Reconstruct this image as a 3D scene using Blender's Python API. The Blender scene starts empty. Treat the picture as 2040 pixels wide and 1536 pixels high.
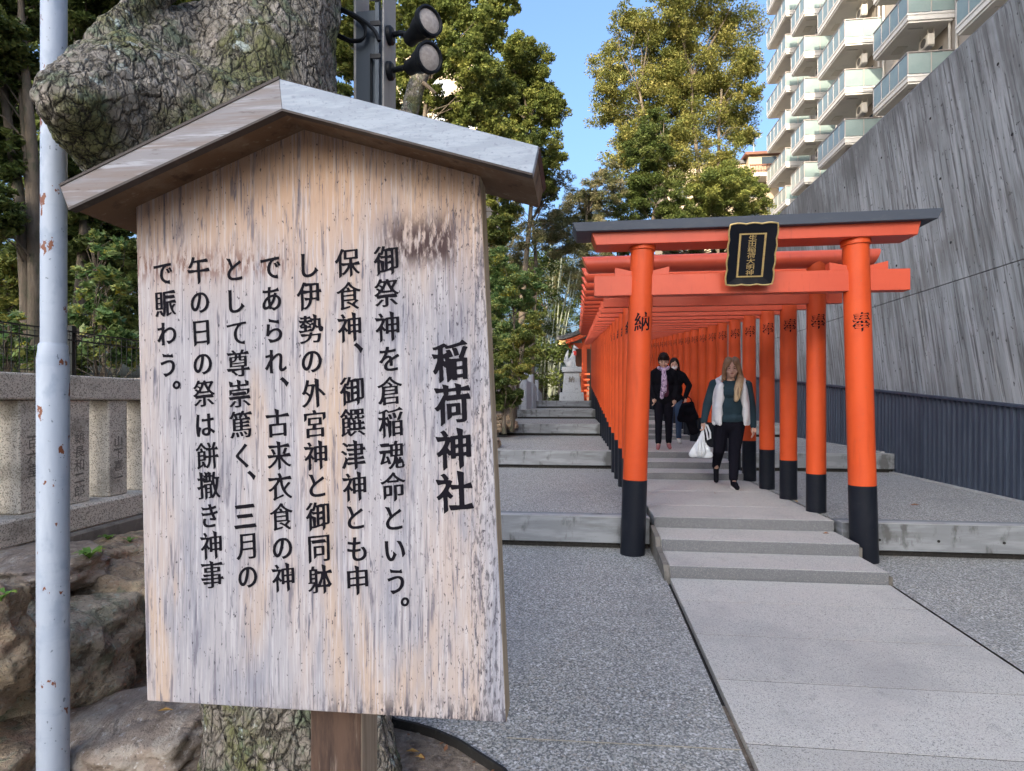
import bpy, bmesh, math, random
import numpy as np
from mathutils import Vector, Matrix, noise, Euler
random.seed(7); RNG = np.random.default_rng(7)
S = bpy.context.scene
COL = S.collection
R = math.radians
# ------------------------------------------------------------------ camera
F = 1150.0; YAW = math.atan(132/1150); PITCH = 0.0; EYE = Vector((0, 0, 1.36))
cam = bpy.data.cameras.new('camera'); cam.sensor_width = 36; cam.lens = F/2040*36
cam.shift_y = 32/2040; cam.clip_start = .05; cam.clip_end = 900
camo = bpy.data.objects.new('camera', cam); COL.objects.link(camo)
camo.location = EYE; camo.rotation_euler = (R(90)+PITCH, 0, YAW); S.camera = camo
CR = Euler((R(90)+PITCH, 0, YAW)).to_matrix()
# ------------------------------------------------------------------ light
SUN_EL = R(19); SUN_AZ = R(197)      # azimuth clockwise from +Y: behind the camera, a little to its left
W = bpy.data.worlds.new('World'); S.world = W; W.use_nodes = True
wn = W.node_tree.nodes; wl = W.node_tree.links
bg = wn['Background']; sky = wn.new('ShaderNodeTexSky'); sky.sky_type = 'NISHITA'; sky.sun_disc = False
sky.sun_elevation = SUN_EL; sky.sun_rotation = SUN_AZ; sky.air_density = 1.0; sky.dust_density = 10; sky.ozone_density = 4.6
wl.new(sky.outputs[0], bg.inputs[0]); bg.inputs[1].default_value = .15
sl = bpy.data.lights.new('sun', 'SUN'); sl.energy = 2.3; sl.angle = R(.5); sl.color = (1, .86, .66)
so = bpy.data.objects.new('sun', sl); COL.objects.link(so)
sd = Vector((math.sin(SUN_AZ)*math.cos(SUN_EL), math.cos(SUN_AZ)*math.cos(SUN_EL), math.sin(SUN_EL)))
so.rotation_euler = sd.to_track_quat('Z', 'Y').to_euler()
S.view_settings.view_transform = 'Standard'; S.view_settings.look = 'None'; S.view_settings.gamma = 1
S.view_settings.use_curve_mapping = False; S.view_settings.exposure = 2.0
S.render.engine = 'CYCLES'; S.cycles.use_denoising = True; S.cycles.max_bounces = 6
S.cycles.transparent_max_bounces = 6; S.cycles.sample_clamp_indirect = 6

# ------------------------------------------------------------------ pixel -> place helpers
def ray(u, v): return CR @ Vector(((u-1020)/F, (800-v)/F, -1))
def atY(u, v, Y): d = ray(u, v); return EYE + d*(Y/d.y)
def atX(u, v, X): d = ray(u, v); return EYE + d*(X/d.x)
def atZ(u, v, Z): d = ray(u, v); return EYE + d*((Z-EYE.z)/d.z)
def atD(u, v, D): return EYE + ray(u, v)*D

# ------------------------------------------------------------------ node materials
def _ins(n, d):
    for k, val in d.items(): n.inputs[k].default_value = val
def procmat(name, base, layers=(), rough=.8, bump=(), metal=0, spec=.3, tone=None, transl=0, rough_var=None, rot=None, objvar=0):
    """layers: (colour, kind, scale xyz, lo, hi, amount)   bump: (kind, scale xyz, strength, distance)"""
    m = bpy.data.materials.new(name); m.use_nodes = True; t = m.node_tree; n = t.nodes; l = t.links
    b = n['Principled BSDF']; b.inputs['Roughness'].default_value = rough; b.inputs['Metallic'].default_value = metal
    b.inputs['Specular IOR Level'].default_value = spec
    tc = n.new('ShaderNodeTexCoord'); src = tc.outputs['Object']
    if rot:
        mr = n.new('ShaderNodeMapping'); mr.inputs['Rotation'].default_value = rot; l.new(src, mr.inputs[0]); src = mr.outputs[0]
    def tex(kind, sc):
        mp = n.new('ShaderNodeMapping'); mp.inputs['Scale'].default_value = sc
        h = sum(map(ord, kind+str(sc))) % 97
        mp.inputs['Location'].default_value = (h*.37, h*.11, h*.23); l.new(src, mp.inputs[0])
        if kind.startswith('noise'):
            x = n.new('ShaderNodeTexNoise'); x.inputs['Scale'].default_value = 1; x.inputs['Detail'].default_value = 6 if kind == 'noise' else 2
            x.inputs['Roughness'].default_value = .62; o = x.outputs[0]
        elif kind == 'warp':
            x = n.new('ShaderNodeTexNoise'); x.inputs['Scale'].default_value = 1; x.inputs['Detail'].default_value = 4; x.inputs['Distortion'].default_value = 1.6; o = x.outputs[0]
        elif kind == 'cell':
            x = n.new('ShaderNodeTexVoronoi'); x.inputs['Scale'].default_value = 1
            sp = n.new('ShaderNodeSeparateColor'); l.new(x.outputs['Color'], sp.inputs[0]); o = sp.outputs[0]
        elif kind == 'dist':
            x = n.new('ShaderNodeTexVoronoi'); x.inputs['Scale'].default_value = 1; o = x.outputs['Distance']
        elif kind == 'crack':
            nz = n.new('ShaderNodeTexNoise'); nz.inputs['Scale'].default_value = .45; nz.inputs['Detail'].default_value = 3; l.new(mp.outputs[0], nz.inputs[0])
            ad = n.new('ShaderNodeVectorMath'); ad.operation = 'MULTIPLY_ADD'; ad.inputs[1].default_value = (2.2, 2.2, 2.2); l.new(nz.outputs['Color'], ad.inputs[0]); l.new(mp.outputs[0], ad.inputs[2])
            x = n.new('ShaderNodeTexVoronoi'); x.feature = 'DISTANCE_TO_EDGE'; x.inputs['Scale'].default_value = 1; l.new(ad.outputs[0], x.inputs[0]); return x.outputs['Distance']
        elif kind == 'edge':
            x = n.new('ShaderNodeTexVoronoi'); x.feature = 'DISTANCE_TO_EDGE'; x.inputs['Scale'].default_value = 1; o = x.outputs['Distance']
        elif kind == 'x' or kind == 'y' or kind == 'z':
            x = n.new('ShaderNodeSeparateXYZ'); mp.inputs['Location'].default_value = (0, 0, 0); o = x.outputs['XYZ'.index(kind.upper())]
        l.new(mp.outputs[0], x.inputs[0]); return o
    def ramp(o, lo, hi):
        r = n.new('ShaderNodeMapRange'); r.interpolation_type = 'SMOOTHSTEP'; _ins(r, {1: lo, 2: hi, 3: 0, 4: 1}); l.new(o, r.inputs[0]); return r.outputs[0]
    rgb = n.new('ShaderNodeRGB'); rgb.outputs[0].default_value = (*base, 1); cur = rgb.outputs[0]
    for ly in layers:
        c, kind, sc, lo, hi, amt = ly[:6]
        f = ramp(tex(kind, sc), lo, hi)
        mm = n.new('ShaderNodeMath'); mm.operation = 'MULTIPLY'; mm.inputs[1].default_value = amt; l.new(f, mm.inputs[0]); f = mm.outputs[0]
        for g in ly[6:]:      # extra masks multiply: (kind, scale, lo, hi)
            q = ramp(tex(g[0], g[1]), g[2], g[3]); mm = n.new('ShaderNodeMath'); mm.operation = 'MULTIPLY'
            l.new(f, mm.inputs[0]); l.new(q, mm.inputs[1]); f = mm.outputs[0]
        mx = n.new('ShaderNodeMix'); mx.data_type = 'RGBA'; l.new(f, mx.inputs[0]); l.new(cur, mx.inputs[6]); mx.inputs[7].default_value = (*c, 1); cur = mx.outputs[2]
    if tone:
        at = n.new('ShaderNodeAttribute'); at.attribute_name = 'tone'
        cr = n.new('ShaderNodeValToRGB'); e = cr.color_ramp.elements
        e[0].color = (*tone[0], 1); e[1].color = (*tone[-1], 1)
        for i, c in enumerate(tone[1:-1]):
            q = e.new((i+1)/(len(tone)-1)); q.color = (*c, 1)
        l.new(at.outputs['Fac'], cr.inputs[0]); cur = cr.outputs[0]
    if objvar:
        oi = n.new('ShaderNodeObjectInfo'); mr_ = n.new('ShaderNodeMapRange'); _ins(mr_, {1: 0, 2: 1, 3: 1-objvar, 4: 1+objvar}); l.new(oi.outputs['Random'], mr_.inputs[0])
        hv = n.new('ShaderNodeHueSaturation'); l.new(mr_.outputs[0], hv.inputs['Value']); l.new(cur, hv.inputs['Color']); cur = hv.outputs[0]
    l.new(cur, b.inputs['Base Color'])
    if bump:
        prev = None
        for kind, sc, st, ds in bump:
            bn = n.new('ShaderNodeBump'); bn.inputs['Strength'].default_value = st; bn.inputs['Distance'].default_value = ds
            l.new(tex(kind, sc), bn.inputs['Height'])
            if prev: l.new(prev, bn.inputs['Normal'])
            prev = bn.outputs[0]
        l.new(prev, b.inputs['Normal'])
    if rough_var:
        f = tex(*rough_var[:2]); r = n.new('ShaderNodeMapRange'); _ins(r, {1: .3, 2: .7, 3: rough_var[2], 4: rough_var[3]}); l.new(f, r.inputs[0]); l.new(r.outputs[0], b.inputs['Roughness'])
    if transl:
        tr = n.new('ShaderNodeBsdfTranslucent'); l.new(cur, tr.inputs[0]); ms = n.new('ShaderNodeMixShader'); ms.inputs[0].default_value = transl
        l.new(b.outputs[0], ms.inputs[1]); l.new(tr.outputs[0], ms.inputs[2]); l.new(ms.outputs[0], n['Material Output'].inputs[0])
    return m

M = {}
wdk = (.035, .032, .045)
M['board'] = procmat('weathered_board', (.45, .38, .35), [
    ((.36, .35, .375), 'noise', (5, 5, .9), .36, .55, .92), ((.25, .255, .30), 'noise', (9, 9, 1.8), .50, .64, .8),
    ((.50, .365, .265), 'warp', (6, 6, .8), .54, .72, .75),
    ((.50, .345, .25), 'noise', (7, 7, 1.5), .30, .58, .85, ('z', (1, 1, 1), .84, 1.20)),
    ((.49, .315, .20), 'z', (1, 1, 1), 1.02, 1.30, .65),
    ((.55, .53, .55), 'noise', (120, 120, 5), .50, .66, .55),
    ((.13, .125, .16), 'noise', (230, 230, 7), .55, .67, .75),
    ((.50, .49, .53), 'noise', (300, 300, 9), .56, .68, .6),
    ((.12, .115, .15), 'noise', (48, 48, 5), .56, .68, .75),
    ((.10, .10, .14), 'noise', (90, 90, 9), .60, .69, .8),
    (wdk, 'noise2', (170, 170, 70), .655, .73, .85),
    (wdk, 'noise', (200, 200, 60), .60, .67, .9, ('x', (1, 1, 1), .02, .36)),
    (wdk, 'noise', (110, 110, 24), .43, .60, .92, ('z', (-1, -1, -1), -.07, -.004), ('x', (1, 1, 1), -.30, .25)),
    (wdk, 'noise', (150, 150, 40), .50, .62, .65, ('x', (1, 1, 1), .325, .352)),
    ((.05, .027, .028), 'noise', (110, 110, 26), .36, .54, .95, ('z', (1, 1, 1), .98, 1.04), ('z', (-1, -1, -1), -1.15, -1.07), ('x', (1, 1, 1), .10, .19), ('x', (-1, 1, 1), -.33, -.28)),
    ((.16, .07, .05), 'noise', (120, 120, 24), .46, .60, .8, ('z', (1, 1, 1), .97, 1.02), ('z', (-1, -1, -1), -1.09, -1.02), ('x', (-1, 1, 1), .04, .12)),
], rough=.82, bump=[('noise', (170, 170, 4), .45, .002), ('noise', (60, 60, 25), .3, .001)])
M['endgrain'] = procmat('board_side_wood', (.40, .31, .20), [((.25, .18, .11), 'noise', (60, 60, 5), .45, .65, .8), ((.52, .44, .33), 'noise', (90, 90, 8), .5, .65, .6)], bump=[('noise', (90, 90, 5), .3, .002)])
M['roof_l'] = procmat('grey_roof_wood', (.235, .225, .24), [((.20, .16, .145), 'noise', (3, 30, 60), .4, .62, .85), ((.40, .41, .45), 'noise', (5, 20, 90), .5, .66, .8), ((.10, .08, .075), 'noise', (14, 60, 130), .6, .7, .7)], rough=.6, bump=[('noise', (6, 60, 120), .4, .002)])
M['roof_r'] = procmat('silvered_roof_wood', (.28, .325, .39), [((.36, .41, .48), 'noise', (12, 30, 80), .42, .62, .8), ((.19, .215, .27), 'noise', (90, 60, 160), .55, .68, .7), ((.33, .36, .40), 'noise', (5, 5, 14), .5, .7, .5)], rough=.5, bump=[('noise', (40, 60, 120), .4, .002)])
M['soffit'] = procmat('soffit_wood', (.145, .085, .048), [((.21, .15, .10), 'noise', (9, 9, 9), .45, .65, .7), ((.28, .22, .15), 'noise', (40, 70, 40), .58, .68, .6), ((.05, .028, .018), 'noise', (22, 22, 22), .55, .7, .7)], rough=.75, bump=[('noise', (60, 90, 60), .4, .002)])
M['copper'] = procmat('dark_copper_sheet', (.035, .025, .022), [((.08, .06, .05), 'noise', (30, 30, 30), .5, .7, .7)], rough=.5)
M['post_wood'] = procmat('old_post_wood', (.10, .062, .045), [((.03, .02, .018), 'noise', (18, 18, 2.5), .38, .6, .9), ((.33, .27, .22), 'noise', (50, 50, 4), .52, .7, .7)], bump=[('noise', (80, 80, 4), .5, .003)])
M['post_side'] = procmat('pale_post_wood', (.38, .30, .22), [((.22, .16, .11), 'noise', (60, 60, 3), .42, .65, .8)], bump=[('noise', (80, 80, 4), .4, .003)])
M['ink'] = procmat('black_ink', (.010, .009, .013), rough=.7, spec=.06)
M['gold'] = procmat('dull_gold', (.55, .40, .17), [((.30, .20, .08), 'noise', (40, 40, 40), .5, .7, .6)], rough=.42, metal=.6)
M['lacquer'] = procmat('black_lacquer', (.005, .006, .010), rough=.3, spec=.25)
M['verm'] = procmat('vermilion_paint', (.60, .078, .018), [((.52, .062, .016), 'noise', (3, 3, 3), .42, .7, .7), ((.64, .10, .03), 'noise', (1.2, 1.2, .8), .5, .7, .6), ((.40, .055, .018), 'noise', (9, 9, 1.2), .52, .68, .5), ((.35, .10, .05), 'noise2', (60, 60, 40), .68, .72, .5)], rough=.48, spec=.25, bump=[('noise', (30, 30, 30), .06, .002)])
M['verm_b'] = procmat('coral_vermilion_paint', (.56, .085, .040), [((.48, .068, .034), 'noise', (3, 3, 3), .42, .7, .7), ((.34, .055, .03), 'noise', (26, 4, 3), .58, .70, .40), ((.62, .115, .062), 'noise', (1.2, 1.2, .8), .5, .7, .6)], rough=.42, spec=.35, bump=[('noise', (30, 30, 30), .06, .002)])
M['blackpaint'] = procmat('black_paint', (.010, .012, .018), [((.018, .02, .026), 'noise', (5, 5, 2), .5, .7, .8), ((.05, .048, .045), 'noise', (40, 40, 40), .64, .7, .5)], rough=.4, spec=.16)
M['slate'] = procmat('slate_blue_cap_paint', (.055, .065, .085), [((.08, .088, .10), 'noise', (6, 20, 20), .5, .7, .6)], rough=.6)
ws = (.28, .29, .285)
M['aggregate'] = procmat('washed_pebble_aggregate', (.38, .37, .335), [
    ((.56, .55, .53), 'cell', (105, 105, 105), .50, .9, .9), ((.13, .14, .14), 'cell', (118, 118, 118), .50, .85, .85),
    ((.38, .32, .25), 'cell', (90, 90, 90), .85, .95, .5), ((.72, .71, .69), 'cell', (84, 84, 84), .93, .97, .8),
    ((.09, .093, .09), 'dist', (105, 105, 105), .45, .85, .85), ((.20, .205, .20), 'noise', (1.6, 1.6, 1.6), .5, .72, .35), ((.33, .33, .325), 'noise', (.7, .7, .7), .45, .7, .4)],
    rough=.7, bump=[('dist', (105, 105, 105), -.55, .004), ('noise', (30, 30, 30), .2, .004)])
M['granite'] = procmat('pale_granite', (.50, .48, .43), [
    ((.58, .56, .54), 'cell', (260, 260, 260), .6, .95, .75), ((.20, .19, .195), 'cell', (300, 300, 300), .62, .9, .65), ((.10, .10, .10), 'cell', (210, 210, 210), .92, .97, .8),
    ((.49, .45, .41), 'noise', (2, 2, 2), .48, .7, .4), ((.30, .29, .28), 'noise', (1.3, 1.3, 1.3), .48, .72, .55), ((.20, .19, .18), 'noise', (5, 5, 5), .62, .72, .35)], rough=.65, objvar=.06, bump=[('noise', (220, 220, 220), .25, .0015)])
M['granite_face'] = procmat('rough_shaded_granite_face', (.145, .148, .155), [
    ((.27, .27, .265), 'cell', (240, 240, 240), .6, .95, .7), ((.12, .12, .13), 'cell', (260, 260, 260), .6, .9, .7), ((.15, .15, .15), 'noise', (4, 4, 1.2), .5, .7, .5)], rough=.8, bump=[('noise', (160, 160, 160), .4, .002)])  # rough riser granite, darkened in colour so the step fronts read as shaded
M['kerbstone'] = procmat('terrace_concrete', (.20, .21, .222), [
    ((.29, .305, .32), 'noise', (2, 2, 12), .45, .65, .7), ((.085, .085, .083), 'noise', (5, 5, 2.2), .53, .64, .85), ((.13, .13, .125), 'noise', (1.2, 1.2, 14), .55, .7, .5),
    ((.06, .06, .06), 'noise', (30, 30, 30), .66, .72, .6)], rough=.8, bump=[('noise', (12, 12, 60), .25, .004), ('noise', (80, 80, 80), .2, .002)])
M['kerbtop'] = procmat('terrace_edge_top', (.38, .385, .375), [((.26, .26, .25), 'noise', (4, 4, 4), .45, .65, .6), ((.46, .46, .45), 'noise', (60, 60, 60), .5, .7, .5)], rough=.85, bump=[('noise', (90, 90, 90), .3, .002)])
M['concrete'] = procmat('board_marked_concrete', (.27, .285, .285), [
    ((.38, .395, .40), 'noise', (4.5, 5, .3), .46, .60, .85), ((.15, .152, .15), 'noise', (8, 11, .5), .48, .62, .75),
    ((.38, .405, .42), 'noise', (14, 18, .5), .56, .66, .7), ((.085, .085, .085), 'noise', (20, 27, 1.1), .53, .62, .75),
    ((.05, .05, .05), 'noise2', (16, 19, 12), .66, .70, .8), ((.12, .115, .11), 'noise', (.9, .9, .7), .5, .7, .5),
    ((.12, .12, .115), 'noise', (3, 3, 1.2), .36, .60, .75, ('z', (1, 1, 1), 4.7, 5.5)),
    ((.15, .148, .14), 'noise', (9, 9, .6), .42, .58, .7, ('z', (1, 1, 1), 2.1, 2.75), ('z', (-1, -1, -1), -3.05, -2.88))],
    rough=.85, bump=[('noise', (14, 18, .5), .6, .012), ('noise', (50, 60, 8), .3, .003)], rot=(R(13.5), 0, 0))
M['cladding'] = procmat('dark_blue_grey_steel', (.038, .052, .080), [((.06, .08, .115), 'noise', (8, 8, 1.2), .45, .7, .7)], rough=.5, spec=.4)
M['pole'] = procmat('pale_blue_grey_paint', (.42, .475, .56), [
    ((.52, .575, .65), 'noise', (9, 9, 2), .45, .65, .7), ((.29, .35, .45), 'noise', (14, 14, 8), .52, .68, .6), ((.34, .40, .50), 'noise', (3, 3, 12), .55, .66, .5),
    ((.10, .12, .15), 'noise2', (55, 55, 40), .68, .73, .7), ((.20, .07, .035), 'noise', (17, 17, 10), .625, .64, 1), ((.17, .055, .03), 'noise', (26, 26, 5), .61, .64, 1, ('z', (1, 1, 1), 2.35, 2.6), ('x', (1, 1, 1), .01, .03))],
    rough=.45, bump=[('noise', (12, 12, 9), .15, .004)])
M['stone'] = procmat('sandy_granite', (.58, .53, .45), [
    ((.66, .61, .53), 'cell', (150, 150, 150), .55, .9, .8), ((.13, .11, .09), 'cell', (170, 170, 170), .6, .9, .75), ((.14, .125, .10), 'noise', (3, 3, 5), .5, .7, .55), ((.05, .05, .045), 'noise', (4, 4, 1.5), .58, .75, .5)],
    rough=.9, bump=[('noise', (110, 110, 110), .5, .003)])
M['stone_grey'] = procmat('grey_base_stone', (.17, .155, .135), [((.28, .26, .22), 'noise', (12, 12, 12), .5, .7, .7), ((.07, .065, .055), 'noise', (6, 6, 6), .5, .7, .7)], rough=.9, bump=[('noise', (50, 50, 50), .5, .006)])
M['rock'] = procmat('brown_boulder', (.33, .25, .17), [
    ((.50, .39, .26), 'warp', (5, 5, 5), .48, .62, .8), ((.15, .12, .09), 'noise', (9, 9, 9), .50, .62, .7), ((.33, .20, .14), 'noise', (4, 4, 4), .52, .66, .6),
    ((.19, .23, .16), 'noise', (13, 13, 13), .58, .66, .6), ((.46, .41, .33), 'noise', (34, 34, 34), .56, .66, .6), ((.06, .048, .036), 'noise', (70, 70, 70), .58, .66, .6)], rough=.9, bump=[('warp', (14, 14, 22), .9, .03), ('noise', (60, 60, 60), .9, .010), ('noise', (170, 170, 170), .7, .003)])
M['rock2'] = procmat('mossy_boulder', (.32, .265, .20), [
    ((.45, .38, .28), 'warp', (6, 6, 6), .48, .62, .8), ((.08, .068, .05), 'noise', (9, 9, 9), .50, .62, .8), ((.19, .21, .14), 'noise', (8, 8, 8), .52, .62, .5), ((.34, .38, .31), 'noise', (30, 30, 30), .56, .64, .6), ((.06, .048, .036), 'noise', (70, 70, 70), .58, .66, .6)], rough=.9, bump=[('warp', (14, 14, 22), .9, .03), ('noise', (60, 60, 60), .9, .010), ('noise', (170, 170, 170), .7, .003)])
M['ledge'] = procmat('pale_rock_ledge', (.31, .25, .20), [((.40, .35, .29), 'warp', (7, 3, 9), .5, .62, .8), ((.17, .13, .10), 'noise', (9, 4, 9), .5, .64, .8), ((.60, .56, .52), 'noise', (50, 20, 50), .58, .66, .6), ((.10, .08, .06), 'noise', (70, 40, 70), .58, .66, .6)], rough=.9, bump=[('warp', (9, 4, 9), .8, .03), ('noise', (60, 60, 60), .9, .010), ('noise', (170, 170, 170), .7, .003)])
M['soil'] = procmat('brown_soil', (.21, .165, .125), [((.34, .28, .22), 'noise', (25, 25, 25), .5, .66, .8), ((.07, .052, .04), 'noise', (12, 12, 12), .5, .7, .8), ((.24, .2, .17), 'cell', (60, 60, 60), .93, .97, .7)], rough=.95, bump=[('noise', (45, 45, 45), .9, .015)])
M['bark'] = procmat('cracked_bark', (.23, .205, .17), [
    ((.35, .32, .28), 'cell', (26, 26, 18), .45, .9, .6), ((.135, .14, .055), 'noise', (3.2, 3.2, 3.2), .48, .60, .9), ((.13, .17, .11), 'noise', (9, 9, 9), .52, .64, .75),
    ((.46, .52, .48), 'noise', (17, 17, 17), .58, .63, .85, ('noise2', (3, 3, 3), .50, .58)), ((.40, .35, .31), 'noise', (11, 11, 7), .58, .67, .75), ((.045, .038, .03), 'noise', (60, 60, 35), .54, .66, .8),
 ], rough=.95, bump=[('noise', (60, 60, 40), .7, .006), ('noise', (160, 160, 120), .6, .003)])
def darken_cracks(m, scs):
    t = m.node_tree; n = t.nodes; l = t.links; b = n['Principled BSDF']; cur = b.inputs['Base Color'].links[0].from_socket; nin = b.inputs['Normal'].links[0].from_socket
    tc = n.new('ShaderNodeTexCoord')
    for sc, w, dep in scs:
        mp = n.new('ShaderNodeMapping'); mp.inputs['Scale'].default_value = sc; l.new(tc.outputs['Object'], mp.inputs[0])
        nz = n.new('ShaderNodeTexNoise'); nz.inputs['Scale'].default_value = .6; nz.inputs['Detail'].default_value = 4; l.new(mp.outputs[0], nz.inputs[0])
        ad = n.new('ShaderNodeVectorMath'); ad.operation = 'MULTIPLY_ADD'; ad.inputs[1].default_value = (1.7, 1.7, 1.7); l.new(nz.outputs['Color'], ad.inputs[0]); l.new(mp.outputs[0], ad.inputs[2])
        x = n.new('ShaderNodeTexVoronoi'); x.feature = 'DISTANCE_TO_EDGE'; x.inputs['Scale'].default_value = 1; l.new(ad.outputs[0], x.inputs[0])
        r = n.new('ShaderNodeMapRange'); _ins(r, {1: 0, 2: w, 3: .06, 4: 1}); l.new(x.outputs['Distance'], r.inputs[0])
        nm = n.new('ShaderNodeTexNoise'); nm.inputs['Scale'].default_value = 5; l.new(tc.outputs['Object'], nm.inputs[0])
        rm = n.new('ShaderNodeMapRange'); _ins(rm, {1: .42, 2: .58, 3: 0, 4: .55}); l.new(nm.outputs[0], rm.inputs[0]); mxx = n.new('ShaderNodeMath'); mxx.operation = 'MAXIMUM'; l.new(rm.outputs[0], mxx.inputs[0]); l.new(r.outputs[0], mxx.inputs[1])
        mx = n.new('ShaderNodeMix'); mx.data_type = 'RGBA'; l.new(mxx.outputs[0], mx.inputs[0]); mx.inputs[6].default_value = (.02, .017, .014, 1); l.new(cur, mx.inputs[7]); cur = mx.outputs[2]
        r2 = n.new('ShaderNodeMapRange'); _ins(r2, {1: 0, 2: w*2.2, 3: 0, 4: 1}); l.new(x.outputs['Distance'], r2.inputs[0])
        bn = n.new('ShaderNodeBump'); bn.inputs['Strength'].default_value = 1; bn.inputs['Distance'].default_value = dep; l.new(r2.outputs[0], bn.inputs['Height']); l.new(nin, bn.inputs['Normal']); nin = bn.outputs[0]
    l.new(cur, b.inputs['Base Color']); l.new(nin, b.inputs['Normal'])
darken_cracks(M['bark'], (((44, 44, 26), .06, .003), ((20, 20, 10.5), .065, .011)))
M['bark2'] = procmat('smooth_bark', (.12, .095, .07), [((.20, .165, .125), 'noise', (8, 8, 2), .5, .7, .7), ((.06, .065, .04), 'noise', (6, 6, 3), .5, .66, .8)], rough=.95, bump=[('noise', (30, 30, 8), .8, .02)])
M['bamboo'] = procmat('bamboo_stem', (.26, .29, .22), [((.38, .40, .33), 'noise', (8, 8, 3), .5, .7, .7)], rough=.5)
M['steel'] = procmat('dark_steel', (.055, .07, .09), [((.09, .11, .135), 'noise', (10, 10, 2), .5, .7, .7)], rough=.45, metal=.3)
M['steel_lt'] = procmat('grey_steel_side', (.30, .29, .28), [((.2, .2, .2), 'noise', (10, 10, 2), .5, .7, .6)], rough=.5)
M['rubber'] = procmat('black_rubber', (.010, .012, .016), rough=.5, spec=.15)
M['edging'] = procmat('black_edging', (.02, .019, .018), [((.05, .047, .042), 'noise', (30, 30, 30), .5, .7, .8)], rough=.7, bump=[('noise', (50, 50, 50), .5, .003)])
M['lens'] = procmat('frosted_lens', (.42, .37, .33), [((.30, .26, .24), 'noise', (50, 50, 50), .4, .6, .8)], rough=.35)
M['mesh'] = procmat('black_wire', (.012, .016, .015), rough=.5)
M['white'] = procmat('white_render', (.60, .575, .54), [((.45, .43, .41), 'noise', (.8, .8, .8), .5, .7, .6)], rough=.8)
M['soffw'] = procmat('bounce_lit_soffit_paint', (.68, .65, .60), [((.55, .53, .5), 'noise', (1, 1, 1), .5, .7, .5)], rough=.8)  # soffit colour raised to stand in for bounced light under the balconies
M['facade'] = procmat('cream_facade_tile', (.38, .33, .28), [((.42, .38, .33), 'noise', (2, 2, 2), .5, .7, .6)], rough=.8)
M['glassp'] = procmat('frosted_balcony_glass', (.19, .25, .245), [((.25, .31, .30), 'noise', (.7, .7, .7), .45, .7, .7)], rough=.32, spec=.4)
M['rail'] = procmat('pinkish_aluminium', (.45, .39, .36), rough=.4, metal=.4)
M['window'] = procmat('dark_window_glass', (.05, .07, .09), rough=.08, spec=.8)
M['ac'] = procmat('cream_ac_metal', (.55, .51, .45), rough=.5)
M['acdark'] = procmat('ac_fan_dark', (.08, .075, .07), rough=.6)
M['beige'] = procmat('beige_render', (.42, .34, .24), [((.45, .37, .27), 'noise', (1, 1, 1), .5, .7, .6)], rough=.8)
M['brown'] = procmat('brown_railing', (.20, .09, .06), rough=.6)
M['skin'] = procmat('skin', (.50, .31, .235), rough=.5)
M['hair_b'] = procmat('blonde_brown_hair', (.25, .15, .085), [((.55, .41, .25), 'z', (1, 1, 1), 1.42, 1.18, .9), ((.10, .055, .035), 'noise', (60, 60, 6), .5, .65, .7)], rough=.5, bump=[('noise', (90, 90, 6), .6, .004)])
M['hair_k'] = procmat('black_hair', (.010, .007, .007), rough=.5, spec=.15)
M['teal'] = procmat('dark_teal_knit', (.016, .036, .050), [((.024, .05, .068), 'noise', (6, 6, 6), .5, .7, .7)], rough=.9, bump=[('noise', (14, 14, 10), .5, .02)])
M['vest'] = procmat('white_quilted_nylon', (.62, .63, .66), [((.48, .50, .54), 'noise', (7, 7, 14), .5, .7, .6)], rough=.5, bump=[('noise', (9, 9, 22), .7, .02)])
M['trouser'] = procmat('black_trouser', (.008, .008, .013), rough=.9, spec=.05, bump=[('noise', (10, 10, 5), .5, .02)])
M['coat'] = procmat('black_coat', (.007, .007, .010), rough=.9, spec=.05, bump=[('noise', (10, 10, 6), .5, .02)])
M['jeans'] = procmat('blue_jeans', (.035, .06, .12), [((.06, .09, .16), 'noise', (9, 9, 4), .5, .7, .6)], rough=.9)
M['scarf'] = procmat('lilac_scarf', (.45, .34, .48), [((.10, .05, .12), 'warp', (22, 22, 16), .52, .58, .85), ((.7, .62, .7), 'warp', (16, 16, 16), .58, .66, .7)], rough=.9)
M['plum'] = procmat('plum_shirt', (.09, .025, .05), rough=.9)
M['pinkshoe'] = procmat('dusty_pink_shoe', (.26, .09, .10), [((.4, .2, .2), 'noise', (40, 40, 40), .5, .7, .6)], rough=.7)
M['sole'] = procmat('white_sole', (.6, .58, .55), rough=.7)
M['plastic'] = procmat('white_plastic_bag', (.62, .66, .70), [((.48, .53, .58), 'noise', (18, 18, 6), .5, .7, .6)], rough=.35, bump=[('noise', (22, 22, 9), .8, .02)])
M['lip'] = procmat('lip', (.30, .09, .08), rough=.5)
M['bib'] = procmat('red_bib_cloth', (.62, .06, .05), [((.7, .3, .22), 'noise', (20, 20, 20), .55, .62, .7)], rough=.9)
M['statue'] = procmat('statue_granite', (.42, .44, .46), [((.25, .26, .27), 'cell', (80, 80, 80), .6, .9, .6), ((.2, .2, .2), 'noise', (6, 6, 6), .55, .7, .6)], rough=.85, bump=[('noise', (30, 30, 30), .6, .01)])
M['tile'] = procmat('grey_roof_sheet', (.10, .10, .105), rough=.5)
M['leaf_dark'] = procmat('dark_evergreen_leaf', (0, 0, 0), tone=[(.035, .052, .014), (.065, .095, .024), (.11, .14, .035), (.20, .22, .07)], rough=.5, transl=.3)
M['leaf_camphor'] = procmat('camphor_leaf', (0, 0, 0), tone=[(.09, .115, .03), (.17, .185, .05), (.28, .265, .075), (.42, .36, .12)], rough=.5, transl=.35)
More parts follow.
